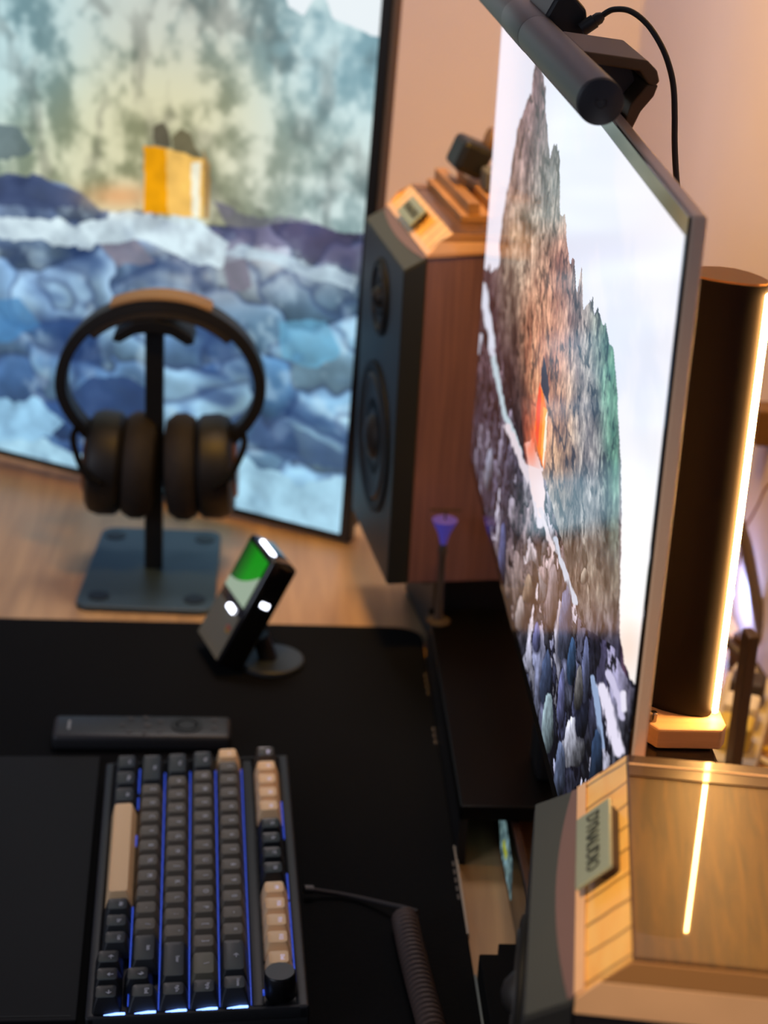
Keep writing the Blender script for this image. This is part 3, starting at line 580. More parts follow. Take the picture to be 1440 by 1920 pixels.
bm = bm_new(); add_box(bm, -0.0262, -0.0150, -0.0004, 0.0001, 0.085, 0.117, Matrix.Translation((0.0, 0.0092, 0)) @ Matrix.Rotation(math.radians(-25), 4, 'Z') @ Matrix.Translation((0.010, -0.0005, 0))); obj('label_plate', bm, mat('plate_dark', (52, 42, 38), 0.35), body)
t2 = thing('wooden_stand', 'small bamboo block under the upright glowing lamp', 'stand', (0, 0, DZ + 0.2800))
bm = bm_new(); add_prism(bm, [(0.2090, 0.8700), (0.2425, 0.8700), (0.2460, 0.8760), (0.2460, 0.9180), (0.2000, 0.9180), (0.2000, 0.8840)], 0.0, 0.0115, 'z', bev=0.0012); obj('block', bm, wood('bamboo', (206, 168, 128), (226, 190, 150), 0.5, grain=(5, 60, 90), scale=2), t2)
bm = bm_new(); add_lathe(bm, [(0.0020, 0.0115), (0.0022, 0.0160), (0.0016, 0.0170)], 'z', 16, Matrix.Translation((0.2075, 0.8790, 0))); obj('steel_pin', bm, mat('steel', (150, 140, 130), 0.25, metal=1.0), t2, label='shiny steel pin')
t3 = thing('computer_case', 'slim black computer case carrying the bamboo block and lamp', 'computer', (0, 0, DZ))
bm = bm_new(); add_box(bm, 0.1960, 0.2385, 0.8480, 1.085, 0.004, 0.2795, bev=0.0008); cs = obj('case_body', bm, m_black_gloss, t3)
bm = bm_new(); add_box(bm, 0.2005, 0.2009, 0.855, 0.915, 0.2794, 0.2799); obj('glass_seam', bm, mat('seam_pale', (190, 180, 170), 0.3), cs, label='thin pale seam')
for x in (0.203, 0.228):
    bm = bm_new(); add_box(bm, x, x + 0.006, 0.86, 1.07, 0, 0.0039); obj('foot', bm, m_black, t3)
bm = bm_new(); add_box(bm, 0.2388, 0.2396, 0.8500, 0.8780, 0.262, 0.2786, bev=0.0003); obj('chrome_edge', bm, mat('chrome', (210, 205, 200), 0.12, metal=1.0), t3, label='bright chrome strip')

# ------------------------------------------------------------------ clutter behind the lamp
def cable(name, pts, r, m, label, cat='cable', n=10, flat=None):
    bm = bm_new(); add_tube(bm, spline(pts, 8), r, n, flat); return tag(obj(name, bm, m, loc=(0, 0, DZ), smooth=True), label, cat)
m_grey_c = mat('cable_grey', (96, 84, 84), 0.5); m_white_c = mat('cable_white', (214, 206, 196), 0.5)
cable('flat_cable', [pxp(1383, 975, 1.56), pxp(1398, 1020, 1.555), pxp(1410, 1080, 1.55), pxp(1422, 1150, 1.545), pxp(1436, 1215, 1.54), pxp(1462, 1270, 1.53), pxp(1500, 1290, 1.5)], 0.0058, m_grey_c, 'broad grey cable arching down the wall beside the lamp', flat=1.4)
cable('thin_cable', [pxp(1446, 905, 1.56), pxp(1434, 918, 1.565), pxp(1422, 945, 1.57), pxp(1410, 968, 1.575), pxp(1396, 996, 1.575), pxp(1385, 1060, 1.57)], 0.0010, mat('cable_copper', (120, 62, 40), 0.5), 'thin reddish cable curving on the wall right of the lamp')
t = thing('wall_socket_box', 'brown adapter block on the wall at the right edge of the photo', 'socket', (0, 0, DZ))
c0 = Vector(pxp(1440, 795, 1.60))
bm = bm_new(); add_box(bm, -0.013, 0.012, -0.014, 0.014, -0.017, 0.017, Matrix.Translation(c0), bev=0.002); obj('adapter_body', bm, mat('adapter_brown', (92, 64, 30), 0.5), t)
bm = bm_new(); add_box(bm, -0.0135, -0.0130, -0.008, 0.006, -0.012, -0.0105, Matrix.Translation(c0)); add_box(bm, -0.0135, -0.0130, -0.004, 0.006, 0.004, 0.0055, Matrix.Translation(c0)); obj('marking', bm, mat('mark_pale', (220, 200, 160), 0.4), t)
# upright dark router slab
k = Vector(pxp(1383, 1370, 1.30))
t = thing('router', 'upright dark flat box standing behind the glowing lamp', 'router', (k.x, 1.30, DZ), 0.1)
bm = bm_new(); add_box(bm, -0.0045, 0.0045, -0.009, 0.009, 0.0, k.z + 0.085, bev=0.002); obj('shell', bm, mat('router_brown', (70, 52, 38), 0.45), t)
t = thing('power_strip', 'white power strip with plugs on the desk behind the lamp', 'power strip', (0.400, 1.385, DZ), -0.35)
bm = bm_new(); add_box(bm, -0.022, 0.022, -0.08, 0.08, 0.0, 0.022, bev=0.003); obj('strip_body', bm, mat('strip_white', (206, 196, 176), 0.5), t)
for yy, cc in ((-0.05, (222, 196, 90)), (-0.012, (230, 222, 206)), (0.03, (60, 50, 44))):
    bm = bm_new(); add_box(bm, -0.014, 0.014, yy - 0.013, yy + 0.013, 0.0222, 0.044, bev=0.003); obj('plug', bm, mat('plug_%d' % cc[2], cc, 0.5), t)
cable('white_cable', [(0.372, 1.34, 0.006), (0.385, 1.325, 0.010), (0.402, 1.335, 0.012), (0.420, 1.322, 0.008), (0.438, 1.33, 0.006)], 0.0028, m_white_c, 'white cable lying nearest in the tangle behind the lamp')
cable('yellow_cable', [(0.365, 1.37, 0.004), (0.378, 1.352, 0.016), (0.392, 1.36, 0.020), (0.410, 1.35, 0.012), (0.43, 1.365, 0.004)], 0.0026, mat('cable_yellow', (226, 190, 60), 0.5), 'yellow cable in the tangle behind the glowing lamp')
cable('black_cable', [(0.405, 1.56, 0.035), (0.415, 1.50, 0.030), (0.430, 1.485, 0.022), (0.438, 1.47, 0.014), (0.443, 1.455, 0.006)], 0.0045, mat('cable_brown', (58, 44, 38), 0.5), 'thick dark cable running diagonally behind the router')
t = thing('added_globe_light', 'tiny cool white globe added to light the wall behind the lamp', 'light', (0.428, 1.600, DZ))  # globe added at a bright spot to tint the wall lavender
bm = bm_new(); add_lathe(bm, [(0.010, 0.0), (0.010, 0.006), (0.005, 0.009), (0.004, 0.022)], 'z', 24); obj('foot', bm, m_white_c, t, True)
bm = bm_new(); add_lathe(bm, [(0.0, 0.022), (0.005, 0.0235), (0.009, 0.029), (0.010, 0.034), (0.009, 0.039), (0.005, 0.0445), (0.0, 0.046)], 'z', 24); obj('globe', bm, mat('globe_lit', (220, 230, 255), 0.4, emit=(176, 196, 255), estr=45.0), t, True)
t = thing('cable_reel', 'small white round gadget on a dark base behind the router', 'gadget', (0.424, 1.475, DZ))
bm = bm_new(); add_lathe(bm, [(0.013, 0.0), (0.014, 0.003), (0.013, 0.010), (0.008, 0.012)], 'z', 24); obj('base', bm, mat('reel_dark', (60, 46, 40), 0.5), t, True)
bm = bm_new(); add_lathe(bm, [(0.010, 0.012), (0.011, 0.018), (0.008, 0.023), (0.0, 0.025)], 'z', 24); obj('dome', bm, m_white_c, t, True)
t = thing('webcam', 'round dark brown camera lying on the desk near the wall', 'camera', (0.432, 1.52, DZ))
bm = bm_new(); add_lathe(bm, [(0.011, 0.0), (0.012, 0.012), (0.010, 0.030), (0.0, 0.032)], 'z', 24); obj('camera_body', bm, mat('cam_brown', (70, 50, 44), 0.5), t, True)
bm = bm_new(); add_lathe(bm, [(0.005, -0.0122), (0.005, -0.0110)], 'y', 20, Matrix.Translation((0, 0, 0.018))); obj('lens', bm, m_black_gloss, t)

# ------------------------------------------------------------------ things on the far speaker
def on_far(px, py, pz=0.0):   # local far-speaker top frame to world
    c, s = math.cos(aF), math.sin(aF); return (far.location.x + c * px - s * py, far.location.y + s * px + c * py, DZ + 0.385 + pz)
t = thing('wooden_rack', 'slotted orange brown wooden rack on top of the far walnut speaker', 'rack', on_far(0.0, 0.0), aF)
mr = wood('rack_wood', (138, 98, 58), (176, 130, 84), 0.5, grain=(30, 4, 30), scale=2)
bm = bm_new(); add_box(bm, 0.034, 0.118, -0.052, 0.082, 0.0, 0.006, bev=0.0006); obj('rack_base', bm, mr, t)
for x0_, w_ in ((0.040, 0.010), (0.060, 0.012), (0.086, 0.012)):
    bm = bm_new(); add_box(bm, x0_, x0_ + w_, -0.050, 0.080, 0.0062, 0.016, bev=0.0008); obj('slat', bm, mr, t)
t = thing('desk_gadget', 'black and brown clamp gadget with a grey end on the far speaker', 'gadget', on_far(0.068, 0.012, 0.0165), aF)
bm = bm_new(); add_lathe(bm, [(0.012, -0.030), (0.013, -0.028), (0.013, 0.03), (0.011, 0.032)], 'x', 28, Matrix.Translation((0.034, 0.02, 0.026)) @ Matrix.Rotation(math.radians(14), 4, 'Y')); obj('barrel', bm, mat('barrel_brown', (120, 86, 44), 0.5), t, True)
bm = bm_new(); add_box(bm, -0.026, 0.002, -0.005, 0.035, 0.0, 0.028, Matrix.Rotation(math.radians(22), 4, 'Y') @ Matrix.Translation((-0.006, 0, 0.002)), bev=0.005); obj('clamp_head', bm, m_black, t)
bm = bm_new(); add_box(bm, -0.006, 0.012, -0.030, -0.006, 0.0, 0.018, bev=0.003); obj('grey_block', bm, mat('block_grey', (92, 90, 86), 0.5), t)
t = thing('brass_knob', 'small brass knob on the edge of the far speaker top', 'knob', on_far(0.062, -0.074), aF)
bm = bm_new(); add_lathe(bm, [(0.0035, 0.0), (0.004, 0.006), (0.0028, 0.009), (0.0, 0.010)], 'z', 20); obj('stud', bm, mat('brass', (230, 190, 70), 0.3, metal=0.7), t, True)

# ------------------------------------------------------------------ riser and small items under the monitor
t = thing('desk_riser', 'low glossy black desk riser under the widescreen monitor', 'riser', (0, 0, DZ))
bm = bm_new(); add_box(bm, 0.1493, 0.2950, 1.190, 1.520, 0.038, 0.050, bev=0.0015); obj('riser_top', bm, mat('riser_black', (6, 6, 6), 0.4, spec=0.12), t)
bm = bm_new(); add_box(bm, 0.1500, 0.1560, 1.192, 1.515, 0.0, 0.0378); obj('side_panel', bm, m_black, t)
bm = bm_new(); add_box(bm, 0.2850, 0.2905, 1.21, 1.515, 0.0, 0.0378); obj('side_panel', bm, m_black, t)
bm = bm_new(); add_box(bm, 0.1605, 0.2848, 1.30, 1.306, 0.0, 0.0378); obj('back_panel', bm, m_black, t)
t = thing('glass_ornament', 'small violet tipped funnel ornament standing on the black riser', 'ornament', (0.1560, 1.490, DZ + 0.0505))
bm = bm_new(); add_lathe(bm, [(0.010, 0.0), (0.0105, 0.002), (0.004, 0.004), (0.0028, 0.030), (0.0030, 0.062), (0.0042, 0.068), (0.0028, 0.073)], 'z', 24); obj('stem', bm, mat('stem_grey', (70, 62, 58), 0.35), t, True)
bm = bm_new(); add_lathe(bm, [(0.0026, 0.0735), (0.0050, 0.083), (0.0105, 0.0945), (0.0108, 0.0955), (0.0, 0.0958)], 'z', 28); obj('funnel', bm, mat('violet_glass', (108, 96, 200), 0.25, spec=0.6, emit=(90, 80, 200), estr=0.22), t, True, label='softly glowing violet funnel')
bm = bm_new(); add_box(bm, -0.013, 0.013, -0.001, 0.001, 0.1035, 0.1052); add_box(bm, -0.0008, 0.0008, -0.0008, 0.0008, 0.0955, 0.1036); obj('cross_bar', bm, mat('bar_tan', (78, 62, 52), 0.5), t)
# phone leaning on its side
t = thing('leaning_phone', 'dark phone standing on its long edge under the monitor with painted reflection', 'phone', (0.1830, 1.150, DZ), 0.0)
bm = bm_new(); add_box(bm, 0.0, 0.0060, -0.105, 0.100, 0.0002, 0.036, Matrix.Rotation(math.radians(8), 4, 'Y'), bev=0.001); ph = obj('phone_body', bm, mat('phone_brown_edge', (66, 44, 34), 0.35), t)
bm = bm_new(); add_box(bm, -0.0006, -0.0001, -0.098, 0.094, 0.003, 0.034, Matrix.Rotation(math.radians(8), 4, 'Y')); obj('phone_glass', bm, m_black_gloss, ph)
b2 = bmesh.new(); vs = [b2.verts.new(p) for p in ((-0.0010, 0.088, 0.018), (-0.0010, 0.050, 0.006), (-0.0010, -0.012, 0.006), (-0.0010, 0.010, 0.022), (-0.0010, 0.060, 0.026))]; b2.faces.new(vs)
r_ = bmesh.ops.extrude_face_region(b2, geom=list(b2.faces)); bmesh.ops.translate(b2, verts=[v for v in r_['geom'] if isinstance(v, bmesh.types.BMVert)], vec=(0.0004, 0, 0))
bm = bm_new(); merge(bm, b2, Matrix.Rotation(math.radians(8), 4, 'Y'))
pm = bpy.data.materials.new('painted_reflection'); pm.use_nodes = True; nt = pm.node_tree; b = nt.nodes['Principled BSDF']; b.inputs['Base Color'].default_value = (0.01, 0.01, 0.01, 1)  # glowing colours stand in for the far monitor's reflection
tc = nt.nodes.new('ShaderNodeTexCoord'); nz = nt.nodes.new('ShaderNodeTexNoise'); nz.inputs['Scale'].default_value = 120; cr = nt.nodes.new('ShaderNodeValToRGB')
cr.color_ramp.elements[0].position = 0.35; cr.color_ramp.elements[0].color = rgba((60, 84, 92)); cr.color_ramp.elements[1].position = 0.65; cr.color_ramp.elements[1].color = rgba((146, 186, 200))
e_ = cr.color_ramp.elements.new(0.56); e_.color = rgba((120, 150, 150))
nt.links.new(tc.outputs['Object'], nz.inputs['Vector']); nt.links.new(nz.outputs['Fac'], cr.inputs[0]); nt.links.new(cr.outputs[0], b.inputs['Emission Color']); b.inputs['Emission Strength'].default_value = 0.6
obj('painted_reflection', bm, pm, ph)
bm = bm_new(); add_box(bm, -0.0016, -0.0012, 0.028, 0.048, 0.013, 0.018, Matrix.Rotation(math.radians(8), 4, 'Y')); obj('reflected_yellow_spot', bm, mat('reflected_yellow_spot', (150, 160, 50), 0.5, emit=(170, 176, 50), estr=0.6), ph)  # yellow dot of the same reflection, painted as a glowing chip
t = thing('power_adapter', 'stepped matt black adapter on the desk beside the near speaker', 'adapter', (0.158, 1.015, DZ))
bm = bm_new(); add_prism(bm, [(-0.006, -0.070), (0.034, -0.070), (0.034, 0.052), (0.008, 0.052), (0.008, 0.040), (-0.006, 0.040)], 0.0, 0.020, 'z', bev=0.001); obj('adapter_body', bm, mat('adapter_black', (10, 10, 10), 0.8, spec=0.1), t)
bm = bm_new(); add_box(bm, -0.006, 0.0, -0.0707, -0.0701, 0.004, 0.010); obj('port', bm, m_black_gloss, t)
bm = bm_new(); add_box(bm, 0.1490, 0.1515, 0.90, 1.055, 0.0002, 0.0035, bev=0.0003); tag(obj('paper_strip', bm, mat('paper_grey', (120, 128, 124), 0.7), loc=(0, 0, DZ)), 'narrow pale grey strip lying along the near mat edge', 'strip')
bm = bm_new(); add_box(bm, 0.1490, 0.1508, 1.10, 1.21, 0.0002, 0.0045, bev=0.0003); tag(obj('edge_ruler', bm, mat('ruler_pale', (170, 156, 136), 0.6), loc=(0, 0, DZ)), 'thin pale ruler lying along the mat edge farther away', 'ruler')

# ------------------------------------------------------------------ headphone stand and headphones
t = thing('headphone_stand', 'dark blue grey metal headphone stand with a square base', 'headphone stand', (-0.0985, 1.690, DZ), math.radians(-2))
bm = bm_new(); pts = rr(-0.064, 0.064, -0.092, 0.092, 0.014)
add_prism(bm, [(p[0] * (1.0 - 0.35 * (p[1] + 0.092) * 0.6 / 0.184 * 0.4), p[1]) for p in pts], 0.0, 0.006, 'z', bev=0.0015); obj('base_plate', bm, mat('slate_metal', (62, 80, 90), 0.42, metal=0.2), t)
for sx in (-1, 1):
    for sy in (-1, 1):
        bm = bm_new(); add_lathe(bm, [(0.010, 0.0061), (0.010, 0.0068), (0.008, 0.0070)], 'z', 20, Matrix.Translation((sx * 0.044, sy * 0.070, 0))); obj('rubber_pad', bm, m_black, t)
bm = bm_new(); add_box(bm, -0.0085, 0.0085, -0.006, 0.006, 0.0061, 0.2440, bev=0.0015); obj('pole', bm, m_black, t)
pts = [(-0.037, 0.235), (-0.035, 0.2415), (-0.018, 0.2525), (0, 0.2560), (0.018, 0.2525), (0.035, 0.2415), (0.037, 0.235), (0.030, 0.233), (0.016, 0.2415), (0, 0.2440), (-0.016, 0.2415), (-0.030, 0.233)]
bm = bm_new(); add_prism(bm, pts, -0.018, 0.018, 'y', bev=0.001); obj('cradle', bm, m_black, t)
t = thing('headphones', 'large black over ear headphones hanging on the slate stand', 'headphones', (-0.0925, 1.690, DZ), math.radians(-1))
m_hp = mat('headphone_black', (22, 20, 19), 0.5, var=0.2); m_cush = mat('cushion_dark', (34, 28, 25), 0.75, var=0.2, bump=0.4, vscale=120)
def band(rx, top, cz, th, wd, a0, a1, m, name, par, n=36, lab=None):
    b2 = bmesh.new(); rings = []
    for k in range(n + 1):
        a = math.radians(a0 + (a1 - a0) * k / n); ca, sa = math.cos(a), math.sin(a)
        x = rx * ca * (1 if sa > 0 else 1 - 0.28 * (sa * sa) ** 0.9); z = cz + (top - cz) * sa if sa > 0 else cz + 0.080 * sa
        nx_, nz_ = ca, sa
        f = 1.0 - 0.25 * abs(ca)
        rings.append([b2.verts.new((x + nx_ * dx, dy * f, z + nz_ * dx)) for dx, dy in ((-th / 2, -wd / 2), (-th / 2, wd / 2), (th / 2, wd / 2 * 0.9), (th / 2, -wd / 2 * 0.9))])
    for p, q in zip(rings, rings[1:]):
        for i in range(4): b2.faces.new((p[i], p[(i + 1) % 4], q[(i + 1) % 4], q[i]))
    b2.faces.new(rings[0]); b2.faces.new(list(reversed(rings[-1])))
    bmesh.ops.recalc_face_normals(b2, faces=b2.faces)
    bmesh.ops.bevel(b2, geom=[e for e in b2.edges], offset=0.0012, segments=2, affect='EDGES', clamp_overlap=True)
    bm = bm_new(); merge(bm, b2); return obj(name, bm, m, par, True, label=lab)
hb = band(0.091, 0.268, 0.188, 0.0105, 0.034, -38, 218, m_hp, 'headband', t)
band(0.0840, 0.2605, 0.188, 0.0075, 0.036, 42, 138, m_cush, 'inner_padding', hb)
band(0.0978, 0.2750, 0.188, 0.0034, 0.034, 62, 118, mat('band_warm_lit', (128, 98, 60), 0.6), 'top_cushion', hb, lab='headband top with warm light painted in')  # orange light on the headband put into the top's colour
for sx, name in ((-1, 'ear_cup'), (1, 'ear_cup')):
    mt = Matrix.Translation((sx * 0.0360 + (0.001 if sx > 0 else -0.0005), 0.0, 0.110)) @ Matrix.Rotation(math.radians(-3 * sx), 4, 'Y') @ (Matrix.Scale(-1, 4, (1, 0, 0)) if sx < 0 else Matrix.Identity(4))
    b2 = bm_new(); add_lathe(b2, [(0.0, -0.004), (0.030, -0.004), (0.044, -0.002), (0.0485, 0.003), (0.0495, 0.018), (0.0465, 0.027), (0.040, 0.031), (0.0, 0.032)], 'x', 40)
    b2.transform(mt); bmesh.ops.recalc_face_normals(b2, faces=b2.faces); cup = obj(name, b2, m_hp, t, True)
    b2 = bm_new(); add_lathe(b2, [(0.026, -0.031), (0.032, -0.0325), (0.044, -0.030), (0.0500, -0.022), (0.0505, -0.012), (0.046, -0.004), (0.026, -0.0035)], 'x', 40)
    b2.transform(mt); bmesh.ops.recalc_face_normals(b2, faces=b2.faces); obj('ear_cushion', b2, m_cush, cup, True)
    b2 = bm_new(); add_lathe(b2, [(0.024, 0.0320), (0.030, 0.0316), (0.028, 0.0344), (0.0, 0.0346)], 'x', 32); b2.transform(mt); bmesh.ops.recalc_face_normals(b2, faces=b2.faces)
    obj('cup_ring', b2, mat('copper_ring', (132, 94, 70), 0.35, metal=0.7), cup, True, label='copper coloured disc')
    bm = bm_new(); add_tube(bm, spline([(sx * 0.074, -0.002, 0.150), (sx * 0.078, -0.026, 0.142), (sx * 0.066, -0.048, 0.120), (sx * 0.052, -0.0525, 0.110)], 6), 0.0032, 8)
    add_tube(bm, spline([(sx * 0.074, 0.002, 0.150), (sx * 0.078, 0.026, 0.142), (sx * 0.066, 0.048, 0.120), (sx * 0.052, 0.0525, 0.110)], 6), 0.0024, 8); obj('yoke', bm, mat('yoke_black', (12, 12, 12), 0.7, spec=0.1), t, True)

# ------------------------------------------------------------------ two-panel gadget on its round foot
th = math.radians(18); al = math.radians(28)
wv = Vector((-math.sin(th), math.cos(th), 0)); hv = Vector((math.cos(th), math.sin(th), 0))
uv = Vector((math.sin(al) * hv.x, math.sin(al) * hv.y, math.cos(al))); tv = Vector((math.cos(al) * hv.x, math.cos(al) * hv.y, -math.sin(al)))
Q0 = Vector((-0.0325, 1.466, 0.0172))
Mg = Matrix([[tv.x, wv.x, uv.x, Q0.x], [tv.y, wv.y, uv.y, Q0.y], [tv.z, wv.z, uv.z, Q0.z + DZ], [0, 0, 0, 1]])
t = bpy.data.objects.new('display_gadget', None); COL.objects.link(t); t.matrix_world = Mg; t.empty_display_size = .02
tag(t, 'leaning thick black gadget with a green lit panel on a round foot', 'display')
bm = bm_new(); add_box(bm, 0.0, 0.0255, 0.0, 0.063, 0.0, 0.103, bev=0.0035, seg=3); gb = obj('gadget_body', bm, m_black_gloss, t, True)
# upper panel: pale with green picture
gm = bpy.data.materials.new('gadget_picture'); gm.use_nodes = True; nt = gm.node_tree; b = nt.nodes['Principled BSDF']; b.inputs['Base Color'].default_value = (0.01, 0.01, 0.01, 1); b.inputs['Roughness'].default_value = 0.3
tc = nt.nodes.new('ShaderNodeTexCoord'); sp = nt.nodes.new('ShaderNodeSeparateXYZ'); nt.links.new(tc.outputs['Object'], sp.inputs[0])
def mth(op, a, b_=None):
    n_ = nt.nodes.new('ShaderNodeMath'); n_.operation = op
    for i, v in enumerate((a, b_)):
        if v is None: continue
        if hasattr(v, 'links') or hasattr(v, 'is_linked'): nt.links.new(v, n_.inputs[i])
        else: n_.inputs[i].default_value = v
    return n_.outputs[0]
yy = mth('DIVIDE', mth('SUBTRACT', sp.outputs['Y'], 0.0315), 0.0315)
edge = mth('SUBTRACT', mth('ADD', mth('MULTIPLY', mth('MULTIPLY', yy, yy), 0.007), 0.081), mth('MULTIPLY', sp.outputs['Y'], 0.405))
above = mth('GREATER_THAN', sp.outputs['Z'], edge)
gr = nt.nodes.new('ShaderNodeMapRange'); gr.inputs[1].default_value = 0.030; gr.inputs[2].default_value = 0.060; nt.links.new(sp.outputs['Y'], gr.inputs[0])
g1 = nt.nodes.new('ShaderNodeMix'); g1.data_type = 'RGBA'; g1.inputs[6].default_value = rgba((2, 150, 6)); g1.inputs[7].default_value = rgba((22, 34, 20)); nt.links.new(gr.outputs[0], g1.inputs[0])
g2_ = nt.nodes.new('ShaderNodeMix'); g2_.data_type = 'RGBA'; g2_.inputs[6].default_value = rgba((160, 180, 158)); nt.links.new(g1.outputs[2], g2_.inputs[7]); nt.links.new(above, g2_.inputs[0])
nt.links.new(g2_.outputs[2], b.inputs['Emission Color']); b.inputs['Emission Strength'].default_value = 0.85
bm = bm_new(); add_box(bm, -0.0006, -0.0001, 0.006, 0.059, 0.053, 0.098); obj('upper_screen', bm, gm, gb, label='lit panel, green over pale grey')
bm = bm_new(); add_box(bm, -0.0005, -0.0001, 0.003, 0.061, 0.003, 0.044, bev=0.0001); obj('lower_panel', bm, mat('panel_olive', (96, 100, 88), 0.25, coat=0.6), gb, label='greenish grey lower panel')
bm = bm_new(); add_box(bm, -0.0009, -0.0006, 0.008, 0.016, 0.030, 0.0325); obj('red_mark', bm, mat('red_mark', (150, 66, 60), 0.5), gb)
bm = bm_new(); add_box(bm, -0.0009, -0.0006, 0.008, 0.016, 0.0265, 0.0290); obj('yellow_mark', bm, mat('yellow_mark', (150, 120, 50), 0.5), gb)
m_dot = mat('highlight_white', (255, 255, 255), 0.4, emit=(232, 238, 255), estr=5.0)  # white highlights on the gadget's edges, built as glowing rods
bm = bm_new(); add_tube(bm, [(-0.0010, 0.018, 0.0440), (-0.0010, 0.030, 0.0440)], 0.0028, 12); obj('painted_highlight', bm, m_dot, gb, True)
bm = bm_new(); add_tube(bm, [(0.0055, 0.016, 0.1028), (0.0055, 0.046, 0.1028)], 0.0026, 12); obj('painted_highlight', bm, m_dot, gb, True)
bm = bm_new(); add_tube(bm, [(0.013, 0.0002, 0.062), (0.013, 0.0002, 0.066)], 0.0040, 12); obj('painted_highlight', bm, m_dot, gb, True)
bm = bm_new(); add_lathe(bm, [(0.0275, 0.0), (0.0285, 0.001), (0.0285, 0.0040), (0.0270, 0.0052), (0.0, 0.0054)], 'z', 44)
bm.transform(Mg.inverted() @ Matrix.Translation((0.014, 1.497, DZ + 0.0042))); obj('foot_disc', bm, mat('foot_slate', (44, 50, 56), 0.5), t, True)
bm = bm_new(); add_tube(bm, [Vector((0.012, 1.497, DZ + 0.008)), Vector((0.004, 1.498, DZ + 0.030))], 0.008, 16); bm.transform(Mg.inverted()); obj('neck', bm, m_black, t, True)

# ------------------------------------------------------------------ remote control
t = thing('remote_control', 'slim dark grey remote lying across the mat behind the keyboard', 'remote control', (-0.0875, 1.357, DZ + 0.0041), math.radians(1.5))
bm = bm_new(); add_box(bm, -0.070, 0.070, -0.0175, 0.0175, 0.0, 0.014, bev=0.004, seg=3); rb = obj('shell', bm, mat('remote_grey', (44, 44, 46), 0.45), t, True)
bm = bm_new(); add_lathe(bm, [(0.0125, 0.0141), (0.0125, 0.0150), (0.0108, 0.0152), (0.0085, 0.0150), (0.0085, 0.0141)], 'z', 32, Matrix.Translation((0.035, 0, 0))); obj('control_ring', bm, m_black, rb, True)
bm = bm_new(); add_lathe(bm, [(0.007, 0.0141), (0.007, 0.0149), (0.0, 0.0151)], 'z', 28, Matrix.Translation((0.035, 0, 0))); obj('ok_button', bm, mat('ok_grey', (34, 34, 36), 0.4), rb, True)
for bx, by, rr_ in ((-0.010, 0.011, .0022), (-0.016, 0.0, .0022), (-0.010, -0.011, .0022), (0.002, 0.012, .0022), (0.004, 0.0, .003), (0.002, -0.012, .0022), (0.014, 0.006, .0022), (0.014, -0.010, .0022), (0.057, 0.009, .0025), (0.057, -0.004, .0022)):
    bm = bm_new(); add_lathe(bm, [(rr_, 0.0140), (rr_, 0.0147), (0.0, 0.0149)], 'z', 14, Matrix.Translation((bx, by, 0))); obj('button', bm, mat('btn_grey', (70, 66, 66), 0.4), rb, True)
bm = bm_new(); add_box(bm, -0.0585, -0.0565, -0.007, 0.007, 0.0139, 0.0143); obj('logo_mark', bm, mat('remote_mark', (150, 150, 150), 0.4), rb)

# ------------------------------------------------------------------ keyboard
KA = math.radians(2.3); KW, KL = 0.138, 0.310
# local axes: +x away from the user (towards the monitor), +y towards the far (left hand) end; origin centre of near end
t = thing('keyboard', 'mechanical keyboard with grey, black and beige caps and blue underglow', 'keyboard', (-0.0285 - KW / 2 * math.cos(KA), 0.985 - KW / 2 * math.sin(KA), DZ + 0.0041), KA)
tilt = Matrix.Rotation(math.radians(-3.0), 4, 'Y') @ Matrix.Translation((KW / 2, 0, 0))
bm = bm_new(); add_box(bm, -KW / 2, KW / 2, 0, KL, 0.0, 0.010, tilt, bev=0.0018, seg=3); add_box(bm, -KW / 2, -KW / 2 + 0.0064, 0, KL, 0.006, 0.0165, tilt, bev=0.0018, seg=3); add_box(bm, KW / 2 - 0.0074, KW / 2, 0, KL, 0.006, 0.0165, tilt, bev=0.0018, seg=3)
add_box(bm, -KW / 2, KW / 2, 0, 0.0030, 0.006, 0.0165, tilt, bev=0.0018); add_box(bm, -KW / 2, KW / 2, KL - 0.0022, KL, 0.006, 0.0165, tilt, bev=0.0018)
add_box(bm, KW / 2 - 0.0348, KW / 2 - 0.0277, 0.004, KL - 0.004, 0.006, 0.0160, tilt, bev=0.001)
obj('case', bm, m_case, t, True)
bm = bm_new(); add_box(bm, -KW / 2 + 0.004, -KW / 2 + 0.012, 0.01, KL - .01, -0.0040, 0.0001, Matrix.Identity(4)); 
bm.transform(Matrix.Translation((KW / 2, 0, 0.0040))); obj('front_foot', bm, m_black, t)
bm = bm_new(); add_box(bm, KW - 0.022, KW - 0.012, 0.01, KL - .01, 0.0, 0.0065); obj('rear_foot', bm, m_black, t)
U_ = 0.01895
m_led_k = mat('key_backlight', (40, 60, 255), 0.4, emit=(56, 100, 240), estr=0.5)
m_led_w = mat('end_light', (120, 150, 255), 0.4, emit=(120, 160, 255), estr=4.0)
rowx = [-KW / 2 + 0.0070 + U_ * (i + 0.5) for i in range(5)] + [KW / 2 - 0.0078 - U_ / 2]
Y0 = KL - 0.0030
m_beige = mat('keycap_beige', (250, 208, 156), 0.45); m_grey = mat('keycap_grey', (100, 92, 80), 0.5); m_dark = mat('keycap_dark', (42, 45, 48), 0.42); m_blackc = mat('keycap_black', (24, 26, 29), 0.4)
m_olive = mat('keycap_olive', (104, 100, 84), 0.5); m_clear = mat('keycap_smoke', (92, 82, 74), 0.2, trans=0.4)
m_leg = mat('legend_light', (214, 216, 226), 0.5); m_leg_w = mat('legend_bright', (240, 236, 250), 0.5, emit=(200, 200, 255), estr=0.35)
cap_cache = {}
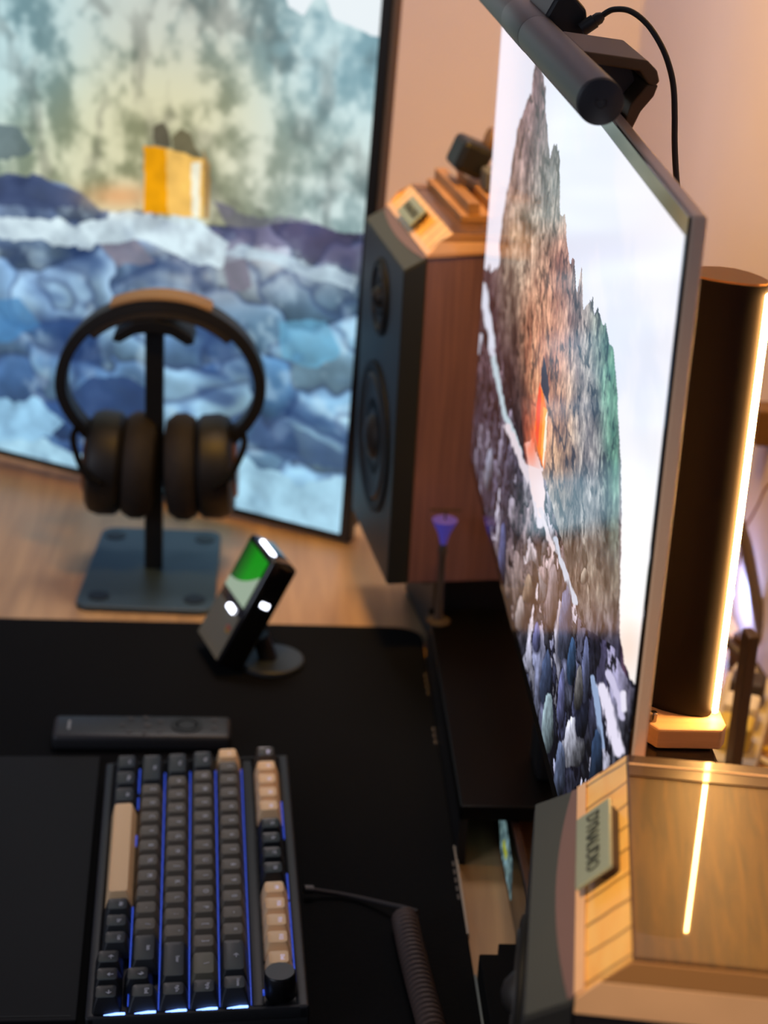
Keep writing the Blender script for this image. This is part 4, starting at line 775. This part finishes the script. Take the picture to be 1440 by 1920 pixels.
def keycap(len_u, hgt):
    key = (round(len_u, 3), round(hgt, 4))
    if key in cap_cache: return cap_cache[key]
    b2 = bmesh.new(); w0 = 0.0092; l0 = len_u * U_ / 2 - 0.0003; w1 = 0.0062; l1 = l0 - 0.0030; n = 5
    lv = []
    for s_, z in ((0, 0.0), (0.55, hgt * 0.62), (1.0, hgt)):
        w = w0 + (w1 - w0) * s_; l = l0 + (l1 - l0) * s_; r = 0.0012 + 0.0009 * s_
        lv.append([b2.verts.new((x, y, z)) for x, y in rr(-w, w, -l, l, r, n)])
    for a, b in zip(lv, lv[1:]):
        for i in range(len(a)): b2.faces.new((a[i], a[(i + 1) % len(a)], b[(i + 1) % len(a)], b[i]))
    b2.faces.new(lv[0])
    inner = [b2.verts.new((v.co.x * 0.72, v.co.y * (l1 - 0.0018) / l1, hgt - 0.0006)) for v in lv[-1]]
    for i in range(len(inner)): b2.faces.new((lv[-1][i], lv[-1][(i + 1) % len(inner)], inner[(i + 1) % len(inner)], inner[i]))
    b2.faces.new(list(reversed(inner)))
    bm = bm_new(); merge(bm, b2); me = bpy.data.meshes.new('keycap'); bm.to_mesh(me); bm.free()
    cap_cache[key] = me; return me
def place_key(row, ypos, len_u, m, legend='', dx=0.0, bright=False, hs=1.0):
    hgt = [0.0105, 0.0098, 0.0100, 0.0108, 0.0122, 0.0122][row] * hs
    me = keycap(len_u, hgt).copy()
    yc = Y0 - (ypos + len_u / 2) * U_
    o = obj('keycap', me, m, t, True); o.matrix_local = tilt @ Matrix.Translation((rowx[row] + dx, yc, 0.0155))
    if legend:
        sz = 0.0052 if len(legend) == 1 else (0.0038 if len(legend) < 4 else 0.0030)
        lm = Matrix.Translation((0.0016 if len(legend) < 3 else 0.0024, 0, hgt - 0.0004)) @ Matrix.Rotation(math.radians(-90), 4, 'Z')
        obj('legend', text_bm(legend, sz, 0.0001, lm), m_leg_w if bright else m_leg, o)
def run(row, y, items):
    for it in items:
        place_key(row, y, *it); y += it[0]
# function row
place_key(5, 0.0, 1, m_clear, 'Esc', 0, True)
run(5, 1.1, [(1, m_beige, 'F%d' % k, 0, True) for k in range(1, 5)]); run(5, 5.35, [(1, m_blackc, 'F%d' % k, 0, False) for k in range(5, 9)]); run(5, 9.6, [(1, m_beige, 'F%d' % k, 0, True) for k in range(9, 13)]); run(5, 13.75, [(1, m_beige, 'Del', 0, True)])
run(4, 0, [(1, m_beige, '~', 0, True)] + [(1, m_grey, c) for c in '1234567890-='] + [(2, m_dark, '\u2190'), (1, m_dark, 'Home')])
run(3, 0, [(1.5, m_dark, 'Tab')] + [(1, m_grey, c) for c in 'QWERTYUIOP[]'] + [(1.5, m_olive, '\\'), (1, m_dark, 'PgUp')])
run(2, 0, [(1.75, m_dark, 'Caps')] + [(1, m_grey, c) for c in "ASDFGHJKL;'"] + [(2.25, m_dark, 'Enter'), (1, m_dark, 'PgDn')])
run(1, 0, [(2.25, m_dark, 'Shift')] + [(1, m_grey, c) for c in 'ZXCVBNM,./'] + [(1.75, m_dark, 'Shift')]); place_key(1, 14.05, 1, m_blackc, '\u2191', -0.0035); place_key(1, 15.0, 1, m_dark, 'End')
run(0, 0, [(1.25, m_dark, 'Ctrl'), (1.25, m_dark, 'Win'), (1.25, m_dark, 'Alt')]); place_key(0, 3.75, 6.25, m_beige, '', 0, True, 1.12); run(0, 10, [(1, m_dark, 'Alt'), (1, m_dark, 'Fn'), (1, m_dark, 'Ctrl')])
for k_, (c, yk) in enumerate((('\u2190', 13.08), ('\u2193', 14.05), ('\u2192', 15.0))): place_key(0, yk, 1, m_blackc, c, -0.0035)
# knob
bm = bm_new(); add_lathe(bm, [(0.0098, 0.0), (0.0100, 0.001), (0.0098, 0.0160), (0.0092, 0.0168), (0.0, 0.0169)], 'z', 40); kn = obj('volume_knob', bm, mat('knob_side', (14, 14, 15), 0.35), t, True); kn.matrix_local = tilt @ Matrix.Translation((rowx[5], Y0 - 15.42 * U_, 0.0155))
bm = bm_new(); add_lathe(bm, [(0.0091, 0.0170), (0.0091, 0.0173), (0.0, 0.0174)], 'z', 40); obj('knob_face', bm, mat('knob_face_grey', (72, 73, 74), 0.45), kn, True, label='grey knob top')
# blue light between the rows
for i, x in enumerate([rowx[0] + U_ / 2, rowx[1] + U_ / 2, rowx[2] + U_ / 2, rowx[3] + U_ / 2, rowx[4] + U_ / 2 + 0.0006, rowx[5] + U_ / 2 + 0.0004]):
    segs = ((0.4, 2.2), (2.6, 3.4), (5.3, 6.0), (10.0, 15.6)) if i == 0 else (((3.4, 6.0), (8.4, 10.0), (10.2, 14.8)) if i == 5 else ((0.8, 15.9),))
    for a, b in segs:
        bm = bm_new(); add_box(bm, x - 0.0003, x + 0.0003, Y0 - b * U_, Y0 - a * U_, 0.0150, 0.0164, tilt); obj('backlight_strip', bm, m_led_k, t, label='blue backlight line')
for i in range(5):
    bm = bm_new(); add_prism(bm, [(rowx[i] - 0.005, 0.0160), (rowx[i] + 0.0080, 0.0160), (rowx[i] + 0.0080, 0.0170), (rowx[i] + 0.003, 0.0172)], Y0 - 16.12 * U_, Y0 - 16.03 * U_, 'y', tilt); obj('end_light', bm, m_led_w, t, label='bright blue white light at the near end')
bm = bm_new(); add_box(bm, rowx[5] - 0.011, rowx[5] - 0.0098, Y0 - 15.5 * U_, Y0 - 15.3 * U_, 0.0160, 0.018, tilt); obj('end_light', bm, m_led_k, t)
# wrist rest / flat pad at the user side
t = thing('wrist_rest', 'wide flat dark grey wrist rest lying left of the keyboard', 'wrist rest', (-0.1140, 1.166, DZ + 0.0041), KA)
bm = bm_new(); add_box(bm, -0.112, 0.0040, -0.170, 0.1585, 0.0, 0.0045, Matrix.Translation((-0.0015, 0, 0)), bev=0.0012, seg=3); obj('pad', bm, mat('pad_grey', (20, 21, 23), 0.65, spec=0.2, var=0.05, vscale=8), t)
bm = bm_new(); add_box(bm, -0.109, 0.0, -0.166, -0.1655, 0.0046, 0.0048, Matrix.Translation((-0.0015, 0, 0))); obj('seam', bm, m_black, t)
# keyboard cable
t = thing('coiled_cable', 'brown black coiled keyboard cable curling towards the near edge', 'cable', (0, 0, DZ))
bm = bm_new(); add_tube(bm, [(0.0385, 1.1400, 0.0115), (0.0445, 1.1412, 0.0105)], 0.0030, 14); obj('connector', bm, mat('connector_metal', (120, 118, 116), 0.3, metal=0.8), t, True, label='grey metal connector')
lead = spline([(0.0447, 1.1412, 0.0100), (0.0560, 1.1415, 0.0080), (0.0660, 1.1405, 0.0070), (0.0800, 1.1350, 0.0075), (0.0950, 1.1240, 0.0110), (0.1060, 1.1140, 0.0150), (0.1150, 1.1040, 0.0185)], 8)
bm = bm_new(); add_tube(bm, lead, 0.0017, 10); obj('lead', bm, mat('lead_braid', (52, 46, 46), 0.7), t, True)
pts = []; cyl = spline([(0.1065, 1.1040, 0.0130), (0.1085, 1.070, 0.0130), (0.1120, 1.030, 0.0130), (0.1160, 0.990, 0.0130), (0.1190, 0.950, 0.0130)], 10)
turns = 32; N_ = turns * 14
for i in range(N_ + 1):
    s_ = i / N_ * (len(cyl) - 1); k0 = min(int(s_), len(cyl) - 2); c_ = cyl[k0].lerp(cyl[k0 + 1], s_ - k0); a = 2 * math.pi * turns * i / N_
    pts.append(c_ + Vector((math.cos(a) * 0.0074, 0, math.sin(a) * 0.0074)))
bm = bm_new(); add_tube(bm, pts, 0.0021, 8); obj('coil', bm, mat('coil_brown', (74, 58, 52), 0.6), t, True)
